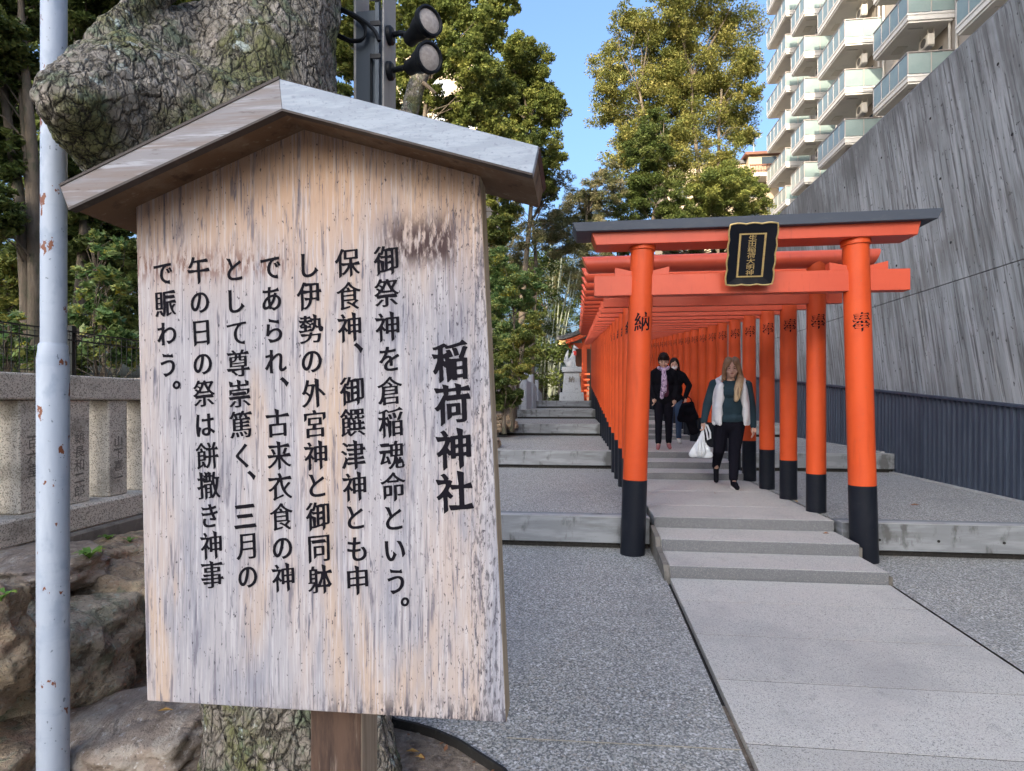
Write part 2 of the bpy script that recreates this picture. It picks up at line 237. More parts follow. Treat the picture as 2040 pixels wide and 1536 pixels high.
M['leaf_mid'] = procmat('mid_green_leaf', (0, 0, 0), tone=[(.06, .085, .024), (.12, .155, .04), (.21, .235, .06), (.36, .35, .09)], rough=.5, transl=.35)
M['leaf_bright'] = procmat('bright_shrub_leaf', (0, 0, 0), tone=[(.04, .09, .025), (.09, .17, .05), (.17, .26, .09), (.33, .38, .14), (.5, .42, .05)], rough=.4, transl=.3)
M['leaf_yellow'] = procmat('yellowing_hedge_leaf', (0, 0, 0), tone=[(.07, .10, .03), (.15, .19, .05), (.29, .31, .08), (.50, .40, .10)], rough=.5, transl=.35)
M['leaf_dry'] = procmat('dry_bamboo_leaf', (0, 0, 0), tone=[(.06, .075, .03), (.13, .145, .06), (.24, .22, .11), (.36, .30, .17)], rough=.6, transl=.35)
M['leaf_fall'] = procmat('fallen_leaf', (.42, .25, .07), rough=.7)
M['leaf_fall2'] = procmat('fallen_brown_leaf', (.25, .11, .05), rough=.7)
M['brass'] = procmat('pale_joint_strip', (.48, .42, .30), rough=.5)
M['office'] = procmat('shade_block_cladding', (.40, .39, .37), rough=.7)  # cladding of the unseen blocks added for shade

# ------------------------------------------------------------------ object helpers
def me_from(name, verts, faces, mat=None, smooth=False):
    me = bpy.data.meshes.new(name); me.from_pydata([tuple(v) for v in verts], [], faces); me.update()
    if mat: me.materials.append(mat)
    if smooth: me.polygons.foreach_set('use_smooth', [True]*len(me.polygons))
    return me
def obj(name, me, parent=None, loc=None, local=False):
    """link a mesh; when parent given and not local, vertices are in world coordinates and are moved into the parent's frame"""
    o = bpy.data.objects.new(name, me); COL.objects.link(o)
    if parent:
        o.parent = parent
        if not local:
            w = wloc(parent); me.transform(Matrix.Translation(-w))
    if loc is not None: o.location = loc
    return o
def wloc(o):
    v = Vector(o.location)
    while o.parent: o = o.parent; v += o.location
    return v
def tag(o, label=None, cat=None, group=None, kind=None):
    if label: o['label'] = label
    if cat: o['category'] = cat
    if group: o['group'] = group
    if kind: o['kind'] = kind
    return o
def thing(name, loc, label, cat, group=None, rz=0):
    o = bpy.data.objects.new(name, None); COL.objects.link(o); o.empty_display_size = .1
    o.location = loc; o.rotation_euler[2] = rz; return tag(o, label, cat, group)
class MB:
    def __init__(s): s.v = []; s.f = []
    def add(s, v, f): k = len(s.v); s.v += [Vector(p) for p in v]; s.f += [tuple(i+k for i in q) for q in f]; return s
    def box(s, a, b):
        x0, y0, z0 = a; x1, y1, z1 = b
        return s.add([(x0,y0,z0),(x1,y0,z0),(x1,y1,z0),(x0,y1,z0),(x0,y0,z1),(x1,y0,z1),(x1,y1,z1),(x0,y1,z1)], [(0,3,2,1),(4,5,6,7),(0,1,5,4),(1,2,6,5),(2,3,7,6),(3,0,4,7)])
    def prism(s, poly, off):     # planar polygon (list of 3D points) swept by off
        n = len(poly); off = Vector(off); P = [Vector(p) for p in poly]
        nrm = Vector((0, 0, 0))
        for i in range(n): nrm += P[i].cross(P[(i+1) % n])
        if nrm.dot(off) > 0: P = P[::-1]
        return s.add(P+[p+off for p in P], [tuple(range(n)), tuple(range(2*n-1, n-1, -1))]+[(i, n+i, n+(i+1) % n, (i+1) % n)[::1] for i in range(n)])
    def tube(s, pts, rad, n=8, cap=True):
        P = [Vector(p) for p in pts]; rr = rad if hasattr(rad, '__len__') else [rad]*len(P); k = len(s.v); ref = None
        for i, p in enumerate(P):
            t = (P[min(i+1, len(P)-1)]-P[max(i-1, 0)]).normalized()
            if ref is None: ref = t.orthogonal().normalized()
            a = (ref-t*ref.dot(t)).normalized(); ref = a; b = t.cross(a)
            for j in range(n):
                w = 2*math.pi*j/n; s.v.append(p+(a*math.cos(w)+b*math.sin(w))*rr[i])
        for i in range(len(P)-1):
            for j in range(n): s.f.append((k+i*n+j, k+i*n+(j+1) % n, k+(i+1)*n+(j+1) % n, k+(i+1)*n+j))
        if cap: s.f.append(tuple(k+j for j in range(n))[::-1]); s.f.append(tuple(k+(len(P)-1)*n+j for j in range(n)))
        return s
    def lathe(s, prof, o, ax=(0, 0, 1), n=24):
        ax = Vector(ax).normalized(); a = ax.orthogonal().normalized(); b = ax.cross(a); o = Vector(o); k = len(s.v)
        for r, h in prof:
            for j in range(n):
                w = 2*math.pi*j/n; s.v.append(o+ax*h+(a*math.cos(w)+b*math.sin(w))*r)
        for i in range(len(prof)-1):
            for j in range(n): s.f.append((k+i*n+j, k+i*n+(j+1) % n, k+(i+1)*n+(j+1) % n, k+(i+1)*n+j))
        s.f.append(tuple(k+j for j in range(n))[::-1]); s.f.append(tuple(k+(len(prof)-1)*n+j for j in range(n)))
        return s
    def mesh(s, name, mat=None, smooth=False, bevel=0, seg=1, auto=False):
        me = me_from(name, s.v, s.f, mat)
        if bevel:
            bm = bmesh.new(); bm.from_mesh(me); bmesh.ops.recalc_face_normals(bm, faces=bm.faces)
            ed = [e for e in bm.edges if len(e.link_faces) == 2 and e.calc_face_angle(0) > .5]
            bmesh.ops.bevel(bm, geom=ed, offset=bevel, segments=seg, affect='EDGES', profile=.5, clamp_overlap=True); bm.to_mesh(me); bm.free()
        else:
            bm = bmesh.new(); bm.from_mesh(me); bmesh.ops.recalc_face_normals(bm, faces=bm.faces); bm.to_mesh(me); bm.free()
        if smooth:
            me.polygons.foreach_set('use_smooth', [len(p.vertices) < 9 for p in me.polygons])
            try: me.set_sharp_from_angle(angle=R(40))
            except Exception: pass
        return me
    def build(s, name, mat, parent=None, **k): return obj(name, s.mesh(name, mat, **k), parent)
def copy_tree(o, parent=None):
    c = o.copy(); COL.objects.link(c); c.parent = parent
    for ch in list(o.children):
        if ch.name != c.name: copy_tree(ch, c)
    return c
def blob(name, prims, voxel, mat, smooth=2, disp=None):
    """prims: ('c',p0,r0,p1,r1) tapered capsule, ('e',centre,(rx,ry,rz)[,rotation Euler]) ellipsoid -> one continuous surface"""
    bm = bmesh.new()
    for p in prims:
        if p[0] == 'c':
            b2 = bmesh.new()
            for c, r in ((p[1], p[2]), (p[3], p[4])): bmesh.ops.create_icosphere(b2, subdivisions=2, radius=r, matrix=Matrix.Translation(Vector(c)))
            res = bmesh.ops.convex_hull(b2, input=b2.verts); bmesh.ops.delete(b2, geom=list(set(g for g in res['geom_interior'] if isinstance(g, bmesh.types.BMVert))), context='VERTS')
            tm = bpy.data.meshes.new('t'); b2.to_mesh(tm); b2.free(); bm.from_mesh(tm); bpy.data.meshes.remove(tm)
        else:
            mt = Matrix.Translation(Vector(p[1]))
            if len(p) > 3: mt = mt @ Euler(p[3]).to_matrix().to_4x4()
            mt = mt @ Matrix.Diagonal((*p[2], 1)); bmesh.ops.create_icosphere(bm, subdivisions=3, radius=1, matrix=mt)
    me = bpy.data.meshes.new(name); bm.to_mesh(me); bm.free()
    o = bpy.data.objects.new('t', me); COL.objects.link(o)
    md = o.modifiers.new('r', 'REMESH'); md.mode = 'VOXEL'; md.voxel_size = voxel; md.use_smooth_shade = True
    if smooth: ms = o.modifiers.new('s', 'SMOOTH'); ms.factor = .5; ms.iterations = smooth
    m2 = bpy.data.meshes.new_from_object(o.evaluated_get(bpy.context.evaluated_depsgraph_get())); bpy.data.objects.remove(o); bpy.data.meshes.remove(me)
    m2.name = name; m2.materials.clear(); m2.materials.append(mat); m2.polygons.foreach_set('use_smooth', [True]*len(m2.polygons))
    if disp:
        n = len(m2.vertices); co = np.empty(n*3); m2.vertices.foreach_get('co', co); co = co.reshape(-1, 3)
        no = np.empty(n*3); m2.vertices.foreach_get('normal', no); no = no.reshape(-1, 3)
        dd = np.array([disp(Vector(c)) for c in co]); co = co+no*dd[:, None]; m2.vertices.foreach_set('co', co.ravel()); m2.update()
    return m2
def fbm(p, k=3): return noise.fractal(p, 1.0, 2.0, k)

# leaves ---------------------------------------------------------------
def leaf_mesh(name, C, size, mat, tone, aspect=.5, up=.5):
    n = len(C); nr = RNG.normal(size=(n, 3)); nr[:, 2] = np.abs(nr[:, 2])+up; nr /= np.linalg.norm(nr, axis=1)[:, None]
    t = RNG.normal(size=(n, 3)); t -= nr*(t*nr).sum(1)[:, None]; t /= np.linalg.norm(t, axis=1)[:, None]; b = np.cross(nr, t)
    L = (size*RNG.uniform(.7, 1.3, n))[:, None]*.5; Wd = L*aspect
    V = np.stack([C-t*L, C+b*Wd-nr*L*.15, C+t*L, C-b*Wd-nr*L*.15], 1).reshape(-1, 3)
    me = bpy.data.meshes.new(name); me.vertices.add(4*n); me.vertices.foreach_set('co', V.ravel()); me.loops.add(4*n)
    me.loops.foreach_set('vertex_index', np.arange(4*n, dtype=np.int32)); me.polygons.add(n)
    me.polygons.foreach_set('loop_start', np.arange(0, 4*n, 4, dtype=np.int32)); me.polygons.foreach_set('loop_total', np.full(n, 4, dtype=np.int32))
    me.update(calc_edges=True); a = me.attributes.new('tone', 'FLOAT', 'POINT'); a.data.foreach_set('value', np.repeat(np.clip(tone, 0, 1), 4).astype(np.float32))
    me.materials.append(mat); return me
def clumps(lobes, per, spread=.26, shell=.55):
    cs = []; 
    for (c, r) in lobes:
        r = Vector(r) if hasattr(r, '__len__') else Vector((r, r, r))
        for _ in range(per):
            d = Vector(RNG.normal(size=3)).normalized(); q = RNG.uniform(shell, 1)
            cs.append((Vector((c[0]+d.x*r.x*q, c[1]+d.y*r.y*q, c[2]+d.z*r.z*q)), spread*(r.x+r.z)/2*RNG.uniform(.6, 1.3), RNG.uniform(0, 1)))
    return cs
def leaves_at(cs, n, flat=.6):
    w = np.array([c[1]**2 for c in cs]); idx = RNG.choice(len(cs), n, p=w/w.sum())
    P = np.array([tuple(c[0]) for c in cs])[idx]; Rr = np.array([c[1] for c in cs])[idx]; T = np.array([c[2] for c in cs])[idx]
    d = RNG.normal(size=(n, 3)); d /= np.linalg.norm(d, axis=1)[:, None]; q = RNG.uniform(0, 1, n)**.5
    off = d*(Rr*q)[:, None]; off[:, 2] *= flat
    return P+off, np.clip(.55*T+.45*RNG.uniform(0, 1, n)+RNG.normal(0, .1, n), 0, 1)
def lob(u, v, rpx, D, sy=1.0, sz=1.0):
    c = atD(u, v, D); r = rpx*D/F; return (c, (r, r*sy, r*sz))
def tree(name, label, cat, lobes, base, nleaf, leaf, mat, trunk_r=.2, per=26, group=None, spread=.26, barkm=None, nbr=40, trunks=None, shell=.5, flat=.6, aspect=.5):
    t = thing(name, base, label, cat, group)
    cs = clumps(lobes, per, spread, shell); P, T = leaves_at(cs, nleaf, flat)
    obj('crown', leaf_mesh('crown', P, leaf, mat, T, aspect), t)
    mb = MB(); base = Vector(base)
    cen = sum((Vector(l[0]) for l in lobes), Vector())/len(lobes)
    tops = trunks or [cen+Vector((0, 0, .2*(max(l[0][2] for l in lobes)-cen.z)))]
    forks = []
    for tp in tops:
        tp = Vector(tp); pts = []; 
        for i in range(9):
            q = i/8; p = base.lerp(tp, q); pts.append(p+Vector((math.sin(q*5+base.x)*.03, math.cos(q*4+base.y)*.03, 0))*(tp-base).length*q); 
        mb.tube(pts, [trunk_r*(1.15-.85*i/8) for i in range(9)], 10); 
        for i in range(8): forks += [pts[i].lerp(pts[i+1], q) for q in (0, .33, .66)] if i >= 3 else []
    for c in random.sample(cs, min(nbr, len(cs))):
        f = min(forks, key=lambda p: (p-c[0]).length+1.6*max(0, p.z-c[0].z+.5)+random.uniform(0, .6)); ln = (c[0]-f).length; mid = f.lerp(c[0], .5)+Vector((random.uniform(-.16, .16), random.uniform(-.16, .16), random.uniform(.02, .16)))*ln
        r0 = min(trunk_r*.3, .009*ln+.008); mb.tube([f, f.lerp(mid, .5), mid, c[0]], [r0, r0*.8, r0*.6, r0*.2], 5, False)
    mb.build('trunk', barkm or M['bark2'], t, smooth=True)
    return t

# brush-like writing: glyph outlines from Blender's built-in font, reshaped into strokes with heavier verticals, rising horizontals and pointed ends
_poly = {}
def font_polys(ch):
    if ch in _poly: return _poly[ch]
    cu = bpy.data.curves.new('t', 'FONT'); cu.body = ch; cu.size = 1; o = bpy.data.objects.new('t', cu); COL.objects.link(o)
    bpy.context.view_layer.objects.active = o; o.select_set(True); bpy.ops.object.convert(target='CURVE'); out = []
    for s in o.data.splines:
        bp = s.bezier_points; n = len(bp); pl = [Vector(p.co[:2]) for p in s.points] if n == 0 else []
        for i in range(n):
            a = bp[i]; b = bp[(i+1) % n]; p0, p1, p2, p3 = [Vector(v[:2]) for v in (a.co, a.handle_right, b.handle_left, b.co)]
            k = 1 if abs((p1-p0).cross(p3-p0)) < 1e-5 and abs((p2-p0).cross(p3-p0)) < 1e-5 else 5
            for j in range(k):
                t = j/k; pl.append(p0*(1-t)**3+p1*3*t*(1-t)**2+p2*3*t*t*(1-t)+p3*t**3)
        q = []
        for v in pl:
            if not q or (v-q[-1]).length > 1e-4: q.append(v)
        if len(q) > 1 and (q[0]-q[-1]).length < 1e-4: q.pop()
        out.append(q)
    bpy.data.objects.remove(o); _poly[ch] = out; return out
def brush(polys, wx, wy, rise):
    res = []
    for pl in polys:
        n = len(pl); nor = []
        for i in range(n):
            e1 = (pl[i]-pl[i-1]).normalized(); e2 = (pl[(i+1) % n]-pl[i]).normalized(); m = Vector((e1.y+e2.y, -(e1.x+e2.x)))
            m = m.normalized() if m.length > 1e-6 else Vector((e1.y, -e1.x)); c = max(.6, m.dot(Vector((e1.y, -e1.x)))); nor.append(m/c)
        ext = [Vector((0, 0)) for _ in range(n)]
        for i in range(n):
            a = pl[i]; b = pl[(i+1) % n]; e = b-a; L = e.length; d1 = a-pl[i-1]; d2 = pl[(i+2) % n]-b
            if .05 < L < .12 and d1.length > .06 and d2.length > .06:
                en = e.normalized(); a1 = d1.normalized(); a2 = d2.normalized()
                if a1.dot(en) < .5 and a2.dot(en) < .5 and a1.dot(a2) < -.6 and a1.cross(en)*en.cross(a2) > 0 and a1.cross(en) > 0:
                    u = (a1-a2).normalized(); j = (i+1) % n; hi, lo = (i, j) if a.y > b.y else (j, i); lf, rt = (i, j) if a.x < b.x else (j, i)
                    if abs(u.x) > abs(u.y):
                        if u.x > 0: ext[hi] += Vector((-.02, .042)); ext[lo] += Vector((.03, -.012))
                        else: ext[hi] += Vector((-.035, .03)); ext[lo] += Vector((.02, -.016))
                    elif u.y > 0: ext[lf] += Vector((-.04, .035)); ext[rt] += Vector((.014, -.016))
                    else: ext[lf] += Vector((.012, -.05)); ext[rt] += Vector((.0, .03))
        res.append([Vector((p.x+nor[i].x*wx+ext[i].x, p.y+nor[i].y*wy+ext[i].y+rise*(p.x-.5))) for i, p in enumerate(pl)])
    return res
_gl = {}
def glyph(ch, N=150, wx=.022, wy=.004, rise=.085):
    key = (ch, N, wx)
    if key in _gl: return _gl[key]
    polys = brush(font_polys(ch), wx, wy, rise); G = int(N*1.3); x0 = -.15; y0 = -.27; st = 1/N
    Wd = np.zeros((G, G+1))
    for pl in polys:
        for i in range(len(pl)):
            a = pl[i]; b = pl[(i+1) % len(pl)]
            if a.y == b.y: continue
            s = 1 if b.y > a.y else -1; lo, hi = (a, b) if s > 0 else (b, a)
            r0 = max(0, math.ceil((lo.y-y0)/st)); r1 = min(G-1, math.ceil((hi.y-y0)/st)-1)
            for r in range(r0, r1+1):
                x = lo.x+(hi.x-lo.x)*((y0+r*st-lo.y)/(hi.y-lo.y)); c = min(G, max(0, math.ceil((x-x0)/st))); Wd[r, c] += s
    A = (np.cumsum(Wd, 1)[:, :G] != 0).astype(float)
    for _ in range(max(2, N//22)):      # soften corners
        A[1:-1, 1:-1] = (A[1:-1, 1:-1]*2+A[:-2, 1:-1]+A[2:, 1:-1]+A[1:-1, :-2]+A[1:-1, 2:])/6
    gx, gy = np.meshgrid(np.arange(G)*st, np.arange(G)*st); ph = sum(map(ord, ch)) % 17
    A = A-.17*np.sin(6.283*(gx*2.3+gy*1.4)+ph)*np.sin(6.283*(gy*2.0-gx*.8)+ph*1.7)*(A > 0)+.10*(A > 0)      # brush pressure varies along the strokes
    I = A > .5; V = {}; vs = []; fs = []
    def vid(kx, ky, fx, fy):
        k = (round(fx*64), round(fy*64))
        if k not in V: V[k] = len(vs); vs.append((x0+fx*st-.5, y0+fy*st-.38))
        return V[k]
    full = I[:-1, :-1] & I[1:, :-1] & I[:-1, 1:] & I[1:, 1:]; anyc = I[:-1, :-1] | I[1:, :-1] | I[:-1, 1:] | I[1:, 1:]
    for r in range(G-1):
        row = full[r]; c = 0
        if row.any():
            d = np.diff(np.concatenate([[0], row.astype(int), [0]])); 
            for s, e in zip(np.where(d == 1)[0], np.where(d == -1)[0]):
                fs.append((vid(0, 0, s, r), vid(0, 0, e, r), vid(0, 0, e, r+1), vid(0, 0, s, r+1)))
        for c in np.where(anyc[r] & ~row)[0]:
            q = [(c, r), (c+1, r), (c+1, r+1), (c, r+1)]; val = [A[y, x] for x, y in q]; poly = []
            for i in range(4):
                v0 = val[i]; v1 = val[(i+1) % 4]; p = q[i]; p2 = q[(i+1) % 4]
                if v0 > .5: poly.append(vid(0, 0, p[0], p[1]))
                if (v0 > .5) != (v1 > .5):
                    t = (.5-v0)/(v1-v0); poly.append(vid(0, 0, p[0]+(p2[0]-p[0])*t, p[1]+(p2[1]-p[1])*t))
            poly = [k for i, k in enumerate(poly) if k != poly[i-1]]
            if len(poly) >= 3: fs.append(tuple(poly))
    A_ = np.array(vs); bb = (A_[:, 0].min(), A_[:, 0].max(), A_[:, 1].min(), A_[:, 1].max())
    _gl[key] = (vs, fs, bb); return _gl[key]
def glyph_mesh(ch, fn, mat, **k):
    vs, fs, bb = glyph(ch, **k); return me_from('character', [fn(x, y, bb) for x, y in vs], fs, mat)
# ================================================================== SETTING
XW = 4.75                                   # foot of the retaining wall
PX0, PX1 = .70, 2.28                        # granite path edges
LV = [(5.39, .29), (9.25, .57), (13.4, .84), (17.6, 1.11), (22.6, 1.39)]   # terrace fronts and heights
def gz(Y): return .04*(Y-4.55) if Y < 4.55 else 0.0
g = MB(); g.add([(-150, -60, -.9), (150, -60, -.9), (150, 200, -.9), (-150, 200, -.9)], [(0, 1, 2, 3)])
tag(g.build('ground', M['soil']), kind='structure')
# washed pebble paving in front of the steps, its left edge curving round the tree bed
bed = [(.35, -4), (.25, -.5), (.12, 1.2), (-.06, 1.9)]+[tuple(atZ(u, v, -.09)[:2]) for u, v in ((1008, 1534), (960, 1505), (915, 1478), (870, 1459), (830, 1447), (790, 1439))]+[(-1.15, 2.75), (-1.55, 3.3), (-1.8, 4.1), (-1.87, 5.0), (-1.87, 5.5)]
vs = []; fs = []
for i, (x, y) in enumerate(bed): vs += [(x, y, gz(y)), (PX0-.03, y, gz(y))]
for i in range(len(bed)-1): fs.append((2*i, 2*i+1, 2*i+3, 2*i+2))
pv = obj('pavement', me_from('pavement', vs, fs, M['aggregate'])); tag(pv, kind='structure')
mb = MB(); mb.add([(PX1+.03, -4, gz(-4)), (XW+.3, -4, gz(-4)), (XW+.3, 4.55, 0), (PX1+.03, 4.55, 0), (XW+.3, 5.5, 0), (PX1+.03, 5.5, 0)], [(0, 1, 2, 3), (3, 2, 4, 5)])
tag(mb.build('pavement', M['aggregate']), kind='structure')
mb = MB(); mb.box((PX0-.032, -4, -.62), (PX1+.032, 4.6, -.60)); 
# thin pale joint strip across the pebbles
js = MB(); a = atZ(1010, 1468, -.075); b = atZ(1478, 1495, -.08); js.add([(a.x, a.y, gz(a.y)+.004), (b.x, b.y, gz(b.y)+.004), (b.x, b.y+.006, gz(b.y)+.004), (a.x, a.y+.006, gz(a.y)+.004)], [(0, 1, 2, 3)])
js.build('joint_strip', M['brass'], pv, )
# black edging band around the bed
t = thing('edging', (bed[6][0], bed[6][1], -.1), 'black curved edging strip dividing the soil bed from the pebble paving', 'edging')
mb = MB(); k0 = 0
P = [Vector((x, y, gz(y))) for x, y in bed]
for off, z0, z1 in ((0, -.14, .010), (-.020, -.14, -.010)):
    for i in range(len(P)-1):
        d0 = (P[min(i+1, len(P)-1)]-P[max(i-1, 0)]).normalized(); d1 = (P[min(i+2, len(P)-1)]-P[i]).normalized()
        n0 = Vector((-d0.y, d0.x, 0)); n1 = Vector((-d1.y, d1.x, 0)); w = .014
        a0 = P[i]-n0*off*-1; b0 = P[i+1]-n1*off*-1
        q = [a0+n0*w, b0+n1*w, b0, a0]
        mb.add([p+Vector((0, 0, z0)) for p in q]+[p+Vector((0, 0, z1)) for p in q], [(0,1,2,3),(4,5,6,7),(0,1,5,4),(2,3,7,6)])
mb.build('strip', M['edging'], t)
# terrain: soil bed, bank behind the fence and beside the terraces
def terr(x, y):
    s = lambda e0, e1, q: (lambda t: t*t*(3-2*t))(min(1, max(0, (q-e0)/(e1-e0))))
    lvl = .45+.065*max(0, y-1)
    lo = -.10+.03*fbm(Vector((x*1.5, y*1.5, 0)))
    bank = s(-2.85, -3.25, x)
    hi = lvl+.10*fbm(Vector((x*.8, y*.8, 3)))
    k = max(bank, s(5.0, 6.6, y)*s(-1.84, -2.4, x))
    h = lo+(hi-lo)*k
    if y > 5: h = max(h, min(hi, [0]+[z for Y, z in LV if y > Y+.5] and max([0]+[z for Y, z in LV if y > Y+.5])-.12)) if x < -1.9 else h
    if x > -1.87: h = min(h, gz(y)-.028)
    return h
xs = list(np.linspace(-40, -4, 19))+list(np.linspace(-3.8, .7, 46)); ys = list(np.linspace(-6, 1, 8))+list(np.linspace(1.15, 9, 53))+list(np.linspace(9.6, 70, 34))
vs = [(x, y, terr(x, y)) for y in ys for x in xs]; nx = len(xs)
fs = [(j*nx+i, j*nx+i+1, (j+1)*nx+i+1, (j+1)*nx+i) for j in range(len(ys)-1) for i in range(nx-1)]
tag(obj('terrain', me_from('terrain', vs, fs, M['soil'], True)), kind='structure')
# high ground beyond the stairs and to the right of the wall
mb = MB(); mb.box((-1.8, 27, .3), (60, 120, 1.386)); tag(mb.build('ground', M['soil']), kind='structure')
mb = MB(); mb.box((XW+.45, -6, -.8), (60, 26.9, .4)); tag(mb.build('ground', M['kerbstone']), kind='structure')

# granite path: slabs and steps, each its own stone
path = tag(bpy.data.objects.new('path', None), kind='structure'); COL.objects.link(path)
def slab(y0, y1, z0a, z0b, th=.05, x0=PX0, x1=PX1, m=None, name='paving_slab', bev=.0):
    mb = MB(); mb.add([(x0, y0, z0a-th), (x1, y0, z0a-th), (x1, y1, z0b-th), (x0, y1, z0b-th), (x0, y0, z0a), (x1, y0, z0a), (x1, y1, z0b), (x0, y1, z0b)], [(0,3,2,1),(4,5,6,7),(0,1,5,4),(1,2,6,5),(2,3,7,6),(3,0,4,7)])
    return mb.build(name, m or M['granite'], path, bevel=bev)
ye = [4.54, 4.09, 3.565, 3.04, 2.515, 1.99, 1.465, .94, .415, -.11, -.635]
for i in range(len(ye)-1): slab(ye[i+1]+.0035, ye[i]-.0035, gz(ye[i+1])+.008, gz(ye[i])+.008)
bedm = MB(); bedm.add([(PX0+.002, -.7, gz(-.7)+.006), (PX1-.002, -.7, gz(-.7)+.006), (PX1-.002, 4.545, .0058), (PX0+.002, 4.545, .0058)], [(0, 1, 2, 3)]); bedm.build('mortar_bed', M['edging'], path)
gut = MB(); gut.add([(PX0-.035, -4, gz(-4)-.03), (PX0+.01, -4, gz(-4)-.03), (PX0+.01, 4.6, -.03), (PX0-.035, 4.6, -.03)], [(0, 1, 2, 3)]); gut.build('gap', M['edging'], path)
gut = MB(); gut.add([(PX1-.01, -4, gz(-4)-.03), (PX1+.035, -4, gz(-4)-.03), (PX1+.035, 4.6, -.03), (PX1-.01, 4.6, -.03)], [(0, 1, 2, 3)]); gut.build('gap', M['edging'], path)
def stepstone(y0, y1, z0, z1):      # front riser block under a tread slab with a slight nosing
    mb = MB(); mb.box((PX0, y0, z0-.02), (PX1, y1, z1-.0)); o = mb.build('step', M['granite'], path, bevel=.008, seg=2)
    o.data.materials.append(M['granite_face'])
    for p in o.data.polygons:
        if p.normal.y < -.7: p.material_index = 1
steps = [(4.55, 5.0, 0, .098), (5.0, 5.468, .098, .196), (5.468, 6.1, .196, .292)]
yy = 6.1; z = .292
for b0, b1 in ((6.1, 7.1), (7.1, 8.11)): steps.append((b0+.004, b1, .2, .292))
for y0, y1, z1 in ((8.11, 8.62, .385), (8.62, 9.23, .48), (9.23, 10.0, .574)): steps.append((y0, y1, z1-.1, z1))
for b0, b1 in ((10.0, 11.1), (11.1, 12.2)): steps.append((b0+.004, b1, .5, .574))
for y0, y1, z1 in ((12.2, 12.8, .664), (12.8, 13.4, .754), (13.4, 14.4, .844)): steps.append((y0, y1, z1-.1, z1))
steps.append((14.404, 16.4, .75, .844))
for y0, y1, z1 in ((16.4, 17.0, .934), (17.0, 17.6, 1.024), (17.6, 18.6, 1.114)): steps.append((y0, y1, z1-.1, z1))
steps.append((18.604, 21.3, 1.0, 1.114))
for y0, y1, z1 in ((21.3, 21.95, 1.207), (21.95, 22.6, 1.30), (22.6, 26.9, 1.394)): steps.append((y0, y1, z1-.1, z1))
for s in steps: stepstone(*s)
# side kerb of the first flight, stepping down to the pebbles
for x0, x1 in ((PX0-.045, PX0-.004), (PX1+.004, PX1+.03)):
    mb = MB(); prof = [(4.5, -.05), (4.53, .02), (4.58, .095), (5.0, .13), (5.05, .2), (5.38, .23), (5.39, -.05)]
    if x1 > 1: prof = [(4.56, -.05), (4.56, .06), (5.02, .06), (5.02, .16), (5.38, .16), (5.39, -.05)]
    mb.prism([(x0, y, z) for y, z in prof], (x1-x0, 0, 0)); mb.build('stringer', M['stone_grey'], path)
# terraces: concrete front beam with pale top edge, pebble surface behind
for i, (Y0, z) in enumerate(LV):
    zp = LV[i-1][1] if i else 0; Y1 = LV[i+1][0] if i+1 < len(LV) else 27.0
    xl = -1.86+.05*(i > 3)
    for xa, xb in ((xl, PX0-.05 if i == 0 else PX0-.002), (PX1+.032 if i == 0 else PX1+.002, XW-.03 if i else 7.6)):
        if i == 0 and xa > 1: xb = XW-.03
        t = thing('terrace', ((xa+xb)/2, Y0, z), None, None); tag(t, kind='structure')
        mb = MB(); mb.box((xa, Y0, zp+.055), (xb, Y0+.22, z-.001)); mb.build('edge_beam', M['kerbstone'], t, bevel=.004)
        mb = MB(); mb.box((xa+.01, Y0+.05, zp-.05), (xb-.01, Y0+.20, zp+.057)); mb.build('recess', M['edging'], t)  # recess back coloured black to carry the shade under the beam
        mb = MB(); mb.box((xa, Y0-.001, z), (xb, Y0+.10, z+.006)); mb.build('edge_top', M['kerbtop'], t, bevel=.002)
        xb2 = xb+.1 if xa > 1 else xb
        mb = MB(); mb.box((xa, Y0+.22, z-.3), (xb2, Y1+.06, z)); mb.build('pebble_surface', M['aggregate'], t)
        if i == 0 and xa > 1:
            for hx in (2.62, 3.1, 3.62, 4.15, 4.6): mb = MB(); mb.lathe([(.012, 0), (.012, .004)], (hx, Y0-.003, .15), (0, -1, 0), 10); mb.build('tie_hole', M['edging'], t)
# ---- retaining wall with slanted board-marked panels, and steel cladding at its foot
wall = thing('retaining_wall', (XW+.2, 10, 0), 'tall grey board-marked concrete retaining wall with slanting streaks on the right', 'wall')
WT = 5.8; SL = .24
mb = MB(); mb.box((XW+.02, -6, -.6), (XW+.4, 31, WT-.01)); mb.build('wall_core', M['edging'], wall)
def panel(y0, y1, z0, z1):
    q = [(y0+SL*z0, z0), (y1+SL*z0, z0), (y1+SL*z1, z1), (y0+SL*z1, z1)]
    if q[1][0] > 31: q[1] = (31, z0)
    if q[2][0] > 31: q[2] = (31, z1)
    if q[0][0] > 31: return
    dx = random.uniform(-.002, .002)
    mb = MB(); mb.prism([(XW+dx, y, z) for y, z in q], (.03, 0, 0)); mb.build('panel', M['concrete'], wall)
y = -7.2
while y < 31:
    for z0, z1 in ((-.3, 2.885), (2.895, WT)): panel(y+.004, y+1.266, z0, z1)
    y += 1.27
for yy_ in np.arange(1.5, 20, 1.27):
    for zz_ in (3.4, 4.3, 5.2):
        th_ = MB(); th_.lathe([(.018, 0), (.018, .004)], (XW-.003, yy_+SL*zz_+.6, zz_), (-1, 0, 0), 10); th_.build('tie_hole', M['edging'], wall)
mb = MB(); mb.box((XW-.002, -6, WT+.001), (XW+.42, 31, WT+.02)); mb.build('coping', M['kerbstone'], wall)
cl = thing('steel_cladding', (XW-.05, 10, 0), 'dark blue-grey corrugated steel cladding along the foot of the concrete wall', 'cladding')
def cz(Y): return 1.293+.075*(Y-6.72)
